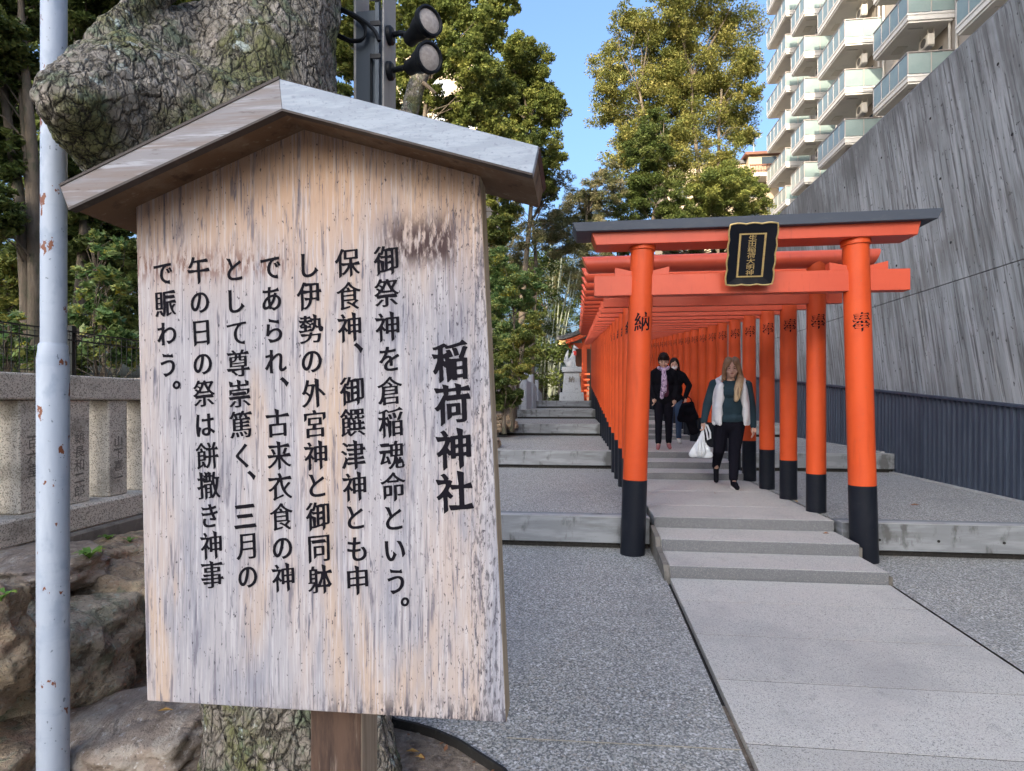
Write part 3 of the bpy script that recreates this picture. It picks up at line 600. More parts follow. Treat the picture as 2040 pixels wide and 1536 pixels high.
def cb(Y): return max([0]+[z for Y0, z in LV if Y > Y0])-.02
y = 1.3
while y < 26:
    y1 = y+2.42; mb = MB(); pr = []; n = int((y1-y)/.098)
    for i in range(n):
        a = y+i*(y1-y)/n; w = (y1-y)/n
        pr += [(a, .0), (a+w*.42, .0), (a+w*.55, .034), (a+w*.88, .034)]
    pr.append((y1-.006, 0))
    v = []
    for yy, dx in pr: v += [(XW-.06+dx, yy, cb(yy)), (XW-.06+dx, yy, cz(yy))]
    mb.add(v, [(2*i, 2*i+2, 2*i+3, 2*i+1) for i in range(len(pr)-1)]); mb.build('panel', M['cladding'], cl); y = y1
mb = MB(); mb.add([(XW-.085, 1.3, cz(1.3)), (XW, 1.3, cz(1.3)), (XW, 26, cz(26)), (XW-.085, 26, cz(26)), (XW-.085, 1.3, cz(1.3)+.03), (XW, 1.3, cz(1.3)+.03), (XW, 26, cz(26)+.03), (XW-.085, 26, cz(26)+.03)], [(0,3,2,1),(4,5,6,7),(0,1,5,4),(1,2,6,5),(2,3,7,6),(3,0,4,7)]); mb.build('cap_rail', M['cladding'], cl)
for i, (Y0, z) in enumerate([(0, 0)]+LV):
    Y1 = ([(0, 0)]+LV+[(26, 0)])[i+1][0]
    mb = MB(); mb.box((XW-.12, Y0+.23 if i else -4, z-.05), (XW-.065, Y1-.01, z+.02)); mb.build('base_kerb', M['kerbtop'], cl)

# ================================================================== TORII
def taper_post(p0, r0, p1, r1, name, mat, parent, n=28):
    mb = MB(); d = Vector(p1)-Vector(p0); mb.lathe([(r0, 0), (r1, d.length)], p0, d, n); return mb.build(name, mat, parent, smooth=True)
def cyl_char(ch, mat, parent, c0, c1, r, zc, w, h, turn=0.0, name='character'):
    """character wrapped on a post whose axis runs c0->c1; turn rotates it about the post (0 faces -Y)"""
    c0 = Vector(c0); c1 = Vector(c1)
    def fn(x, y, bb):
        z = zc+y*h; q = (z-c0.z)/(c1.z-c0.z); c = c0.lerp(c1, q); a = x*w/r+turn; rr = r+.0015
        return (c.x+rr*math.sin(a), c.y-rr*math.cos(a), z)
    vs, fs, bb = glyph(ch, N=100, wx=.014, wy=.004)
    return obj(name, me_from(name, [fn(x, y, bb) for x, y in vs], fs, mat), parent)
FY = 5.245
front = thing('torii_gate', (1.45, FY, 0), 'tall front vermilion torii gate with slate cap beam and black gold-lettered plaque', 'torii gate', 'torii gates over the steps')
posts = []
for (ub, vb, ut, vt, vband, ch, tn) in ((1260, 1103, 1280, 489, 955, '納', .12), (1722, 1117, 1704, 478, 966, '奉', -.12)):
    b = atY(ub, vb, FY); b.z = 0; tp = atY(ut, vt, FY); bd = atY(ub, vband, FY).z
    ax = tp-b; mid = b+ax*(bd/ax.z); r0, r1 = .107, .103
    taper_post(b-ax.normalized()*.02, r0+.002, mid, r0+.001, 'post_base', M['blackpaint'], front, 36)
    taper_post(mid, r0-.001, tp, r1, 'post', M['verm'], front, 36)
    mb = MB(); mb.lathe([(r1+.002, -.055), (r1+.012, -.05), (r1+.014, -.012), (r1+.008, -.001)], tp, ax, 36); mb.build('post_collar', M['verm'], front, smooth=True)
    zc = atY(ut, 641, FY-.1).z; c0 = b; q = (zc-b.z)/ax.z
    cyl_char(ch, M['ink'], front, b, tp, r0-.002, zc, .15, .17, tn)
    posts.append((b, tp))
FF = FY-.135   # front face of the beams
def quad_front(pts, Y): return [atY(u, v, Y) for u, v in pts]
q = quad_front([(1188, 488), (1178, 462), (1505, 450.5), (1836, 437), (1829, 467), (1505, 478)], FF); 
mb = MB(); mb.prism(q, (0, .27, 0)); mb.build('lintel', M['verm_b'], front, bevel=.004)
q = quad_front([(1146, 475), (1140, 442), (1505, 429.5), (1880, 415), (1869, 434), (1505, 452)], FF-.06)
q = quad_front([(1148, 461), (1140, 443), (1505, 429), (1880, 414), (1869, 435), (1505, 450)], FF-.055)
mb = MB(); mb.prism(q, (0, .38, 0)); mb.build('cap_beam', M['slate'], front, bevel=.004)
a0 = atY(1184, 590, FY-.055); a1 = atY(1814, 577, FY-.055); h0 = atY(1184, 549.5, FY-.055).z; zt = (h0+atY(1814, 534.5, FY-.055).z)/2; zb = (a0.z+a1.z)/2
mb = MB(); mb.box((a0.x, FY-.055, zb), (a1.x, FY+.055, zt)); mb.build('tie_beam', M['verm_b'], front, bevel=.003)
for (b, tp) in posts:
    cx = b.x+(tp.x-b.x)*(zt/tp.z)
    for s in (-1, 1):
        mb = MB(); mb.prism([(cx+s*.08, FY-.045, zt+.001), (cx+s*.235, FY-.045, zt+.001), (cx+s*.235, FY-.045, zt+.07), (cx+s*.08, FY-.045, zt+.035)], (0, .09, 0)); mb.build('wedge', M['verm_b'], front, bevel=.002)
# plaque, leaning forward at the top
pl = thing('plaque', atY(1498, 566, FF-.02), 'black lacquered shrine plaque with scalloped gold rim and gold characters hanging on the front torii', 'plaque')
Bc = atY(1491, 566, FF-.02); Tc = atY(1504.5, 446, FF-.17); Wp = .372; up = Tc-Bc; Hp = up.length; upn = up.normalized(); rt = Vector((1, 0, 0)); upn = (upn-rt*upn.x).normalized(); fw = Vector((0, -upn.z, upn.y)); 
if fw.y > 0: fw = -fw
def PP(x, y, d): return Bc+rt*(x*Wp)+upn*(y*Hp)+fw*d      # x -.5..5, y 0..1
def scal(off=0):
    pts = []
    for (x0, y0, x1, y1, n, nx_, ny_) in ((-.5, 0, .5, 0, 3, 0, -1), (.5, 0, .5, 1, 4, 1, 0), (.5, 1, -.5, 1, 3, 0, 1), (-.5, 1, -.5, 0, 4, -1, 0)):
        for k in range(n):
            for j in range(5):
                q = (k+j/5)/n; bul = math.sin(math.pi*j/5)*.024
                pts.append((x0+(x1-x0)*q+nx_*(bul-off), (y0+(y1-y0)*q)+ny_*(bul*.7-off*.7)))
    return pts
O = scal(0); I = scal(.02)
mb = MB(); mb.prism([PP(x, y, -.012) for x, y in O], fw*.012); mb.build('backing', M['lacquer'], pl)
mb = MB(); mb.tube([PP(x, y, .012) for x, y in O+O[:1]], .0075, 8, False); mb.build('rim', M['gold'], pl, smooth=True)
mb = MB(); n = len(I); inner = []
for x, y in I: inner.append((max(-.27, min(.27, x)), max(.13, min(.84, y))))
mb.add([PP(x, y, .016) for x, y in I]+[PP(x, y, .002) for x, y in inner], [(i, (i+1) % n, n+(i+1) % n, n+i) for i in range(n)]); mb.build('sloped_border', M['lacquer'], pl)
mb = MB()
for (x0, y0, x1, y1) in ((-.29, .12, .29, .143), (-.29, .827, .29, .85), (-.29, .143, -.25, .827), (.25, .143, .29, .827)):
    mb.prism([PP(x0, y0, .002), PP(x1, y0, .002), PP(x1, y1, .002), PP(x0, y1, .002)], fw*.010)
mb.build('inner_frame', M['gold'], pl)
mb = MB(); mb.add([PP(-.25, .143, .006), PP(.25, .143, .006), PP(.25, .827, .006), PP(-.25, .827, .006)], [(0, 1, 2, 3)]); mb.build('field', M['lacquer'], pl)
for i, ch in enumerate('生田稲荷大明神'):
    cy = .775-i*.0965
    obj('character', glyph_mesh(ch, lambda x, y, bb: PP(x*.19, cy+y*.102, .008), M['gold'], N=110, wx=.004, wy=-.006), pl)

# tunnel torii, one master copied up the steps
NT = 24
def T_Y(i): return 5.92+.74*i
def band(Y): return .29+.37+.077*(Y-5.92)
TX0, TX1, TR = .585, 2.30, .088
ref = thing('torii_gate', (1.44, T_Y(0), .29), 'first small torii of the tunnel, just behind the front gate', 'torii gate', 'torii gates over the steps')
bz = band(T_Y(0)); KZ = 2.745; NZ = 2.31
for x, ch, tn in ((TX0, '納', .1), (TX1, '奉', -.1)):
    mb = MB(); mb.lathe([(TR+.0015, 0), (TR+.0015, 1)], (0, 0, 0), (0, 0, 1), 22); me = mb.mesh('post_base', M['blackpaint'], smooth=True)
    o = obj('post_base', me, ref, local=True); o.location = (x-1.44, 0, 0); o.scale[2] = bz-.29
    mb = MB(); mb.lathe([(TR, 0), (TR-.004, KZ-.04-bz)], (0, 0, 0), (0, 0, 1), 22); o = obj('post', mb.mesh('post', M['verm'], smooth=True), ref, local=True); o.location = (x-1.44, 0, bz-.29)
    c = cyl_char(ch, M['ink'], None, (0, 0, -1), (0, 0, 1), TR-.002, 0, .145, .15, tn); c.parent = ref; c.location = (x-1.44, 0, atY(1617, 640, T_Y(0)-.09).z-.29)
kl = atY(1166, 545, T_Y(0)).x; kr = atY(1742, 520, T_Y(0)).x
mb = MB(); K = []
nk = 20
for e, (xa) in enumerate((kl, kr)):
    s = -1 if e == 0 else 1
    for j in range(nk):
        w = 2*math.pi*j/nk; K.append((xa+s*(math.sin(w))*.035, T_Y(0)+.095*math.cos(w), KZ+.085*math.sin(w)))
mb.add(K, [(j, (j+1) % nk, nk+(j+1) % nk, nk+j) for j in range(nk)]+[tuple(range(nk))[::-1], tuple(range(nk, 2*nk))]); mb.build('top_beam', M['verm_b'], ref, smooth=True)
nl = atY(1203, 610, T_Y(0)-.04).x; nr_ = atY(1679, 600, T_Y(0)-.04).x
mb = MB(); mb.box((nl, T_Y(0)-.035, NZ), (nr_, T_Y(0)+.035, NZ+.125)); mb.build('tie_beam', M['verm_b'], ref, bevel=.003)
ORD = ['second', 'third', 'fourth', 'fifth', 'sixth', 'seventh', 'eighth', 'ninth', 'tenth', 'eleventh', 'twelfth', 'thirteenth', 'fourteenth', 'fifteenth', 'sixteenth', 'seventeenth', 'eighteenth', 'nineteenth', 'twentieth', 'twenty-first', 'twenty-second', 'twenty-third', 'last']
for i in range(1, NT):
    Y = T_Y(i); lev = max([0]+[z for Y0, z in LV if Y > Y0]); c = copy_tree(ref); c.location = (1.44+random.uniform(-.006, .006), Y, lev)
    dz = (band(Y)-lev)-(bz-.29)
    for ch in c.children:
        if ch.name.startswith('post_base'): ch.scale[2] = band(Y)-lev
        else: ch.location[2] += dz
    c['label'] = f'{ORD[i-1]} small torii of the tunnel counted from the front gate' if i < NT-1 else 'farthest small torii at the far end of the tunnel'

# ================================================================== SIGNBOARD
YB = 1.25
zb = atY(650, 1421, YB).z; xc = atY(645, 1000, YB).x
sb = thing('signboard', (xc, YB, zb), 'large weathered wooden notice board with small gabled roof and columns of black Japanese writing', 'notice board')
poly = [atY(u, v, YB) for u, v in ((292, 1397), (1009, 1441), (956, 330), (585, 210), (269, 375))]
mb = MB(); mb.prism(poly, (0, .07, 0)); bo = mb.build('board', M['board'], sb, bevel=.004, seg=2)
bo.data.materials.append(M['endgrain'])
for p in bo.data.polygons:
    if p.normal.x > .6 or p.normal.z < -.8: p.material_index = 1
def bpt(u, v): return atY(u, v, YB-.0012)
cols = [ # characters with their places
 ('稲荷神社', [(896.5, 720), (901.7, 806), (903.5, 894.7), (906, 980.6)], 72, 82),
 ('御祭神を倉稲魂命という', [(769, 520), (770, 583.7), (771.5, 651.4), (775.4, 715), (776.7, 779), (778, 842), (780.6, 906.4), (783, 970), (784.5, 1032.7), (787, 1097.8), (788.4, 1159)], 51, 61),
 ('保食神 御饌津神とも申', [(692, 525), (694.7, 590), (696, 652.7), None, (701, 780.3), (703, 842), (704, 906.4), (706, 970), (708, 1031.4), (711, 1094), (712.4, 1156.4)], 50, 60.5),
 ('し伊勢の外宮神と御同躰', [(617, 529), (616, 591.5), (619.5, 655.3), (621, 720.4), (625, 783), (627.5, 845), (629, 907.7), (631.5, 967.6), (633, 1030), (635.5, 1094), (637.5, 1153.8)], 49, 60),
 ('であられ 古来衣食の神', [(539, 533), (541, 595.4), (546, 659), (549, 720.4), None, (553, 843), (556, 907.7), (558, 970), (560.5, 1030), (562.6, 1092.6), (564, 1151)], 47.5, 59),
 ('として尊崇篤く 三月の', [(466.7, 536.8), (471, 600.6), (471.4, 663), (474.5, 723), (477, 784), (480, 846), (482, 907.7), None, (488, 1028.8), (490, 1088.7), (493.5, 1150)], 46, 58.5),
 ('午の日の祭は餅撒き神事', [(395.4, 539.4), (398, 603), (401, 664), (403.7, 725.6), (406.3, 784), (409, 847), (412.8, 907.7), (415.4, 967.6), (417.5, 1027.5), (420.6, 1087), (422.7, 1144.7)], 45, 57.5),
 ('で賑わう', [(324.8, 544.6), (329.5, 604.5), (332, 665.7), (334, 728)], 44, 56.5)]
small = set('とのしくでられうわきいをもはあ')
for text, pts, w, h in cols:
    for i, ch in enumerate(text):
        if ch == ' ' or pts[i] is None: continue
        cu, cv = pts[i]; k = .93 if ch in small else 1.0
        lean = (pts[-1][0]-pts[0][0])/(pts[-1][1]-pts[0][1])
        def fn(x, y, bb, cu=cu, cv=cv, k=k, lean=lean):
            x -= (bb[0]+bb[1])/2; y -= (bb[2]+bb[3])/2
            return bpt(cu+x*w*k-y*h*k*lean, cv-y*h*k)
        big = w > 60
        obj('character', glyph_mesh(ch, fn, M['ink'], N=170, wx=.032 if big else (.028 if ch in small else .024), wy=.006 if big else (.008 if ch in small else -.004)), sb)
for ch, cu, cv, w in (('。', 806.7, 1199, 46), ('、', 714, 693, 50), ('、', 566.5, 760.8, 48), ('、', 501, 947, 46), ('。', 351.6, 767, 42)):
    obj('character', glyph_mesh(ch, lambda x, y, bb: bpt(cu+(x-(bb[0]+bb[1])/2)*w, cv-(y-(bb[2]+bb[3])/2)*w*1.15), M['ink'], N=150, wx=.03, wy=.02), sb)
# roof of the signboard
RF, RB = 1.13, 1.36
def rpl(pts, m, name, y0=RF, dy=RB-RF, **k): mb = MB(); mb.prism([atY(u, v, y0) for u, v in pts], (0, dy, 0)); return mb.build(name, m, sb, **k)
# fascia boards
rpl([(136, 415), (119, 371), (556, 157), (562, 217)], M['roof_l'], 'fascia_board', RF, .022, bevel=.0012)
rpl([(562, 217), (556, 157), (1073, 291), (1061, 346)], M['roof_r'], 'fascia_board', RF, .022, bevel=.0012)
rpl([(136, 414), (125, 386), (557, 172), (561, 215)], M['soffit'], 'roof_plank', RF+.022, RB-RF-.022)
rpl([(561, 215), (557, 172), (1069, 306), (1060, 345)], M['soffit'], 'roof_plank', RF+.022, RB-RF-.022)
rpl([(125, 385.5), (117, 368.5), (555, 152.5), (557, 171.5)], M['copper'], 'roof_cover', RF+.0225, RB-RF-.01)
rpl([(119, 370.6), (116, 367), (555, 151), (556, 156.5)], M['copper'], 'drip_edge', RF-.002, .025)
rpl([(557, 171.5), (555, 155.5), (1076, 293.5), (1070, 305.5)], M['copper'], 'roof_cover', RF+.0225, RB-RF-.01)
rpl([(136.5, 418.5), (134.5, 414), (562, 216), (562, 220.5)], M['copper'], 'drip_edge', RF-.001, .02)
rpl([(562, 220.5), (562, 216), (1061, 345), (1060, 349)], M['copper'], 'drip_edge', RF-.001, .02)
# post
a = atY(617, 1425, YB+.07); b = atY(720, 1425, YB+.07)
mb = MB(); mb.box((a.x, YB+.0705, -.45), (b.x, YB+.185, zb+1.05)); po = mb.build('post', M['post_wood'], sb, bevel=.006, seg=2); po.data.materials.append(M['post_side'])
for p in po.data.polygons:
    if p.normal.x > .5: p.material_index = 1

# ================================================================== LEFT SIDE
# grey lamp pole with rust
D = 2.2; pb = atD(106, 1500, D); pt = atD(108.5, 0, D); pb = Vector((pb.x, pb.y, -.2)); r_lo = 34*D/F*.79; r_up = 27*D/F*.80
pole = thing('lamp_pole', (pb.x, pb.y, -.12), 'pale blue-grey steel pole with rust spots and a thicker lower half beside the notice board', 'pole')
zc = atD(106, 700, D).z
mb = MB(); mb.lathe([(r_lo, 0), (r_lo, zc-.03+.2), (r_lo-.004, zc+.0+.2), (r_up+.005, zc+.022+.2), (r_up+.001, zc+.03+.2)], (pb.x, pb.y, -.2), (0, 0, 1), 40); mb.build('lower_tube', M['pole'], pole, smooth=True)
mb = MB(); mb.lathe([(r_up, 0), (r_up, 3.6)], (pb.x+.002, pb.y, zc+.02), (.001, 0, 1), 40); mb.build('upper_tube', M['pole'], pole, smooth=True)

# stone fence on its footing, engraved posts
FX = -3.2
def fxY(u): d = ray(u, 800); return FX/d.x*d.y
zr1 = atX(140, 745, FX).z; zr0 = 1.372; zbs = .70
fence = thing('stone_fence', (FX, 4.2, .70), 'carved granite shrine fence with square posts under a thick top rail', 'stone fence')
mb = MB(); mb.box((FX-.2, .8, zr0), (FX, 11.4, zr0+.155)); mb.build('top_rail', M['stone'], fence, bevel=.01, seg=2)
mb = MB(); mb.box((FX-.24, .8, .545), (FX+.07, 11.4, .70)); mb.build('base_course', M['stone'], fence, bevel=.012)
mb = MB(); mb.box((FX-.3, .8, .40), (FX+.12, 11.4, .5455)); mb.build('footing', M['stone_grey'], fence, bevel=.012)
names = {0: '山下喜一', 1: '鵜長和二郎', 2: '百六堂'}
edges = [(205, 262, 0), (128, 188, 1), (42, 78, 2)]      # pixel edges of the front faces of three engraved posts
w = .17; Ys = []
pxs = [fxY(241), fxY(165), fxY(72)]
step = (pxs[0]-pxs[2])/2
k = 0
for j in range(-6, 9):
    Yc = pxs[0]-j*step*1.0
    if Yc < .9 or Yc > 11.2: continue
    mb = MB(); mb.box((FX-.175, Yc-w/2, .701), (FX-.02, Yc+w/2, zr0-.001)); o = mb.build('post', M['stone'], fence, bevel=.008)
    if j in names:
        txt = names[j]
        for i, ch in enumerate(txt):
            zz = (1.08 if len(txt) == 4 else 1.12)-i*.085
            obj('engraved_character', glyph_mesh(ch, lambda x, y, bb: (FX-.0188, Yc+x*.085, zz+y*.082), M['stone_grey'], N=60, wx=.0, wy=-.005), fence)
# the boulder wall below it
def rock(name, c, r, mat, label, seed, rot=0, parent=None, sub=5, rough=.16, squash=3):
    bm = bmesh.new(); bmesh.ops.create_icosphere(bm, subdivisions=sub, radius=1); sv = Vector((seed*3.1, seed*1.7, seed*.9)); r = Vector(r)
    for v in bm.verts:
        p = v.co.copy(); q = max(abs(p.x), abs(p.y), abs(p.z)); p = p.lerp(p/q*.86, .55)
        d = 1+rough*noise.fractal(p*1.3+sv, .8, 2, 6)+.06*noise.ridged_multi_fractal(p*2.4+sv, 1, 2, 4, 1, 2)-.06; cellp = noise.voronoi(p*1.5+sv)[0]; d += .10*min(.6, cellp[1]-cellp[0])
        v.co = Vector((p.x*r.x*d, p.y*r.y*d, p.z*r.z*d))
    me = bpy.data.meshes.new(name); bm.to_mesh(me); bm.free(); me.materials.append(mat); me.polygons.foreach_set('use_smooth', [True]*len(me.polygons))
    o = obj(name, me, parent, local=True); o.location = c; o.rotation_euler = (0, 0, rot)
    return tag(o, label, 'boulder', 'boulders under the stone fence') if label else o
def rk(u, v, D, ru, rv, rd, mat, label, seed, rot=0): c = atD(u, v, D); return rock('boulder', c, (ru*D/F, rd, rv*D/F), mat, label, seed, rot)
def rx(u, v, X, ru, rv, rd, mat, label, seed, rot=0):
    c = atX(u, v, X); D = c.y/1.05; return rock('boulder', c, (rd, ru*D/F, rv*D/F), mat, label, seed, rot)
rx(70, 1320, -2.62, 190, 150, .42, M['rock2'], 'large moss-streaked brown boulder behind the foot of the grey pole', 3, .1)
rx(268, 1270, -2.60, 150, 190, .46, M['rock'], 'big reddish-brown boulder partly hidden by the left edge of the notice board', 5, .25)
rx(60, 1140, -2.85, 150, 48, .34, M['ledge'], 'long flat pale boulder just below the fence footing at the left', 8, -.05)
rx(225, 1120, -3.0, 120, 60, .32, M['rock'], 'flat brown boulder just under the fence footing beside the notice board', 9, -.05)
rx(400, 1180, -2.7, 130, 130, .4, M['rock'], 'brown boulder behind the notice board beside the tree trunk', 11)
rx(-150, 1300, -2.5, 120, 190, .4, M['rock'], 'brown boulder at the left edge of the picture', 17)
rk(100, 1500, 2.75, 90, 42, .2, M['rock'], 'low dark brown stone at the foot of the grey pole', 14)
rk(270, 1470, 2.55, 175, 62, .34, M['ledge'], 'pale flat rock ledge in front of the boulders under the notice board', 21, .1)
rk(-20, 1530, 2.3, 110, 60, .3, M['rock'], 'low brown rock in the bottom left corner', 23, .3)
for (u, v, D_, a_, b_, sd_, lab) in ((1012, 846, 13.2, 22, 9, 31, 'rounded brown stone at the left end of the third terrace'), (984, 850, 12.8, 22, 13, 33, 'brown stone next to the edge of the notice board beside the third terrace'), (1002, 832, 13.9, 24, 9, 35, 'mossy stone under the low dark shrub beside the third terrace'), (975, 885, 9.9, 22, 14, 37, 'brown stone beside the second terrace behind the notice board edge')):
    tag(rk(u, v, D_, a_, b_, .3, M['rock'], None, sd_), lab, 'boulder')
# pebbles and leaf litter on the soil
peb = []; mb = MB(); bmt = bmesh.new(); bmesh.ops.create_icosphere(bmt, subdivisions=1, radius=1); iv = [v.co.copy() for v in bmt.verts]; ifc = [tuple(x.index for x in f.verts) for f in bmt.faces]; bmt.free()
for _ in range(420):
    x = random.uniform(-2.2, -.1); y = random.uniform(1.9, 3.4); z = terr(x, y); r = random.uniform(.004, .014)
    mb.add([Vector((x+p.x*r*random.uniform(.8, 1.2), y+p.y*r, z+p.z*r*.6)) for p in iv], ifc)
tag(mb.build('pebbles', M['stone_grey']), 'small grey pebbles scattered over the soil at the tree foot', 'pebbles', kind='stuff')
lc = []
for _ in range(260):
    x = random.uniform(-2.6, -.15); y = random.uniform(1.9, 3.3); lc.append((x, y, terr(x, y)+.012))
lt = leaf_mesh('leaf_litter', np.array(lc), .035, M['leaf_fall2'], np.zeros(260), .5, 3.0); tag(obj('leaf_litter', lt), 'small dry brown leaves scattered over the soil at the tree foot', 'leaf litter', kind='stuff')
# big old tree with a swollen burl
def trunkdisp(p):
    w = Vector((noise.noise(p*5), noise.noise(p*5+Vector((7, 0, 0))), noise.noise(p*5+Vector((0, 9, 0)))))*.25
    d, _ = noise.voronoi(Vector((p.x*24, p.y*24, p.z*14))+w*4)
    crack = min(.35, d[1]-d[0])/.35
    d2, _ = noise.voronoi(Vector((p.x*42, p.y*42, p.z*30))+w*4); c2 = min(.35, d2[1]-d2[0])/.35
    return .007*crack+.003*c2+.022*fbm(p*2.2, 3)+.006*fbm(p*7, 3)-.010
def tp_(u, v, D): return atD(u, v, D)
k = 2.7/F
prims = []
def cap(u0, v0, r0, D0, u1, v1, r1, D1): prims.append(('c', tp_(u0, v0, D0), r0*D0/F, tp_(u1, v1, D1), r1*D1/F))
cap(600, 1700, 215, 2.42, 598, 1430, 178, 2.45); cap(598, 1430, 178, 2.45, 575, 1100, 162, 2.5); cap(575, 1100, 162, 2.5, 500, 650, 188, 2.6); cap(500, 650, 188, 2.6, 480, 330, 198, 2.65)
cap(480, 330, 195, 2.7, 540, 90, 128, 2.75); cap(540, 90, 128, 2.75, 560, -250, 120, 2.85); cap(560, -250, 118, 2.85, 600, -800, 100, 3.0)
cap(440, 330, 180, 2.6, 270, 200, 125, 2.25); cap(270, 200, 125, 2.25, 150, 212, 66, 1.98); cap(250, 130, 80, 2.3, 400, 120, 85, 2.6)
cap(185, 260, 75, 2.08, 300, 330, 110, 2.35); cap(340, 110, 75, 2.45, 420, 60, 50, 2.65)
cap(205, 75, 30, 2.2, 285, 6, 25, 2.3); cap(285, 6, 25, 2.3, 400, -90, 22, 2.45)
cap(720, 1400, 55, 2.35, 770, 1620, 40, 2.2); cap(480, 1480, 70, 2.4, 400, 1750, 60, 2.2)
old = thing('old_tree', (prims[0][1].x, prims[0][1].y, -.12), 'huge gnarled old tree with a mossy swollen burl behind the notice board', 'tree')
obj('trunk', blob('trunk', prims, .0115, M['bark'], 3, trunkdisp), old)
cs = clumps([lob(450, -900, 330, 4.4), lob(100, -800, 260, 4.2), lob(760, -850, 260, 4.6)], 26, .3); P_, T_ = leaves_at(cs, 5000)
obj('crown', leaf_mesh('crown', P_, .075, M['leaf_mid'], T_), old)

# steel post with two spotlights and a cable coil
D = 3.0
SY = atD(744, 100, D).y
sp = thing('lamp_post', (atD(744, 100, D).x, SY, -.1), 'dark steel box post carrying two black spotlights above the notice board roof', 'lamp post')
x0 = atY(706, 100, SY).x; x1 = atY(762, 100, SY).x; ztop = atY(744, -60, SY).z; zcut = atY(720, 22, SY).z
mb = MB(); mb.box((x0, SY, -.2), (x1, SY+.012, zcut)); mb.build('web_plate', M['steel'], sp, bevel=.002)
mb = MB(); mb.box((x0-.003, SY-.004, -.2), (x0+.010, SY+.19, ztop)); mb.build('flange', M['steel_lt'], sp, bevel=.002)
mb = MB(); mb.box((x1, SY-.006, -.2), (x1+.010, SY+.19, ztop)); mb.build('flange', M['steel_lt'], sp, bevel=.002)
mb = MB(); mb.box((x1-.032, SY-.03, -.2), (x1-.008, SY-.001, ztop)); mb.build('cable_duct', M['steel'], sp, bevel=.002)
mb = MB(); mb.tube([(x0+.105*.9, SY-.012, -.2), (x0+.095, SY-.012, atY(744, 110, SY).z)], .006, 8); mb.build('conduit', M['rubber'], sp, smooth=True)
for v in (7, 55, 120): 
    z = atY(744, v, SY).z; mb = MB(); mb.box((x1-.055, SY-.036, z-.012), (x1+.002, SY-.0305, z+.012)); mb.build('clamp', M['blackpaint'], sp, bevel=.001)
for nm_, cu, cv, dirv, lab in (('upper', 856, 41, (.74, -.67, .02), 'upper black spotlight with dusty frosted lens on the steel post'), ('lower', 856, 114, (.72, -.66, -.16), 'lower black spotlight tilted downward on the steel post')):
    f = atD(cu, cv, 2.86); d = Vector(dirv).normalized(); R0 = 27.5*2.86/F
    s = thing('spotlight', f-d*.1, lab, 'spotlight', 'spotlights on the steel post')
    mb = MB(); mb.lathe([(.030, -.20), (.038, -.19), (.040, -.13), (.052, -.10), (R0*.97, -.03), (R0*1.08, -.022), (R0*1.08, .006), (R0*.95, .008), (R0*.84, -.006)], f, d, 32); mb.build('housing', M['rubber'], s, smooth=True)
    mb = MB(); mb.lathe([(R0*.85, -.004), (R0*.6, .002), (R0*.2, .005), (.001, .0055)], f, d, 32); mb.build('lens', M['lens'], s, smooth=True)
    base = Vector((x1+.03, SY+.06, f.z)); j = f-d*.155
    bx = atD(790, cv+6, 2.95); 
    mb = MB(); mb.lathe([(.046, 0), (.046, .02), (.036, .03)], (x1+.011, SY+.055, bx.z), (1, 0, 0), 24); mb.build('mount_plate', M['rubber'], s, smooth=True)
    mb = MB(); mb.tube([(x1+.035, SY+.055, bx.z), (x1+.075, SY+.04, bx.z), j], [.013, .014, .015], 10); mb.build('arm', M['rubber'], s, smooth=True)
    mb = MB(); mb.tube([j+Vector((0, 0, -.02)), j+Vector((0, 0, .02))], .02, 12); mb.build('knuckle', M['rubber'], s, smooth=True)
cb_ = thing('cable_coil', atY(690, 50, SY-.03), 'coil of black cables tied to the steel post beside the trunk', 'cables')
for q in range(4):
    o_ = q*.007; pts = [(673, 20+q*2), (700, 32), (718, 45), (727, 62), (722, 80), (700, 84), (680, 77), (668, 70)] if q < 3 else [(675, 24), (705, 38), (730, 55), (745, 72), (752, 88)]
    P = [atY(u+q*1.2, v-q*2.2, SY-.03-o_) for u, v in pts]; sm = []
    for i in range(len(P)-1):
        for s in range(4):
            t_ = s/4; p0 = P[max(i-1, 0)]; p1 = P[i]; p2 = P[i+1]; p3 = P[min(i+2, len(P)-1)]
            sm.append(.5*((2*p1)+(p2-p0)*t_+(2*p0-5*p1+4*p2-p3)*t_*t_+(3*p1-p0-3*p2+p3)*t_**3))
    sm.append(P[-1]); mb = MB(); mb.tube(sm, .006 if q < 3 else .010, 8); mb.build('cable', M['rubber'], cb_, smooth=True)
# black wire mesh fence behind the stone fence
wf = thing('wire_fence', (-4.1, 5, .8), 'dark welded wire mesh fence among the shrubs behind the stone fence', 'wire fence')
mb = MB(); X = -4.1
for i in range(110): y = 2.2+i*.06; mb.box((X-.002, y-.002, .6), (X+.002, y+.002, 1.93+.0*y))
for i in range(9): z = .7+i*.15; mb.box((X-.003, 2.2, z-.002), (X-.0005, 8.8, z+.002))
for z in (1.86, 1.93): mb.box((X-.006, 2.2, z-.006), (X+.03, 8.8, z+.002))
mb.build('wires', M['mesh'], wf)
for y in (2.3, 4.3, 6.3, 8.3): mb = MB(); mb.box((X-.06, y-.022, .5), (X-.012, y+.022, 1.98)); mb.build('post', M['mesh'], wf)
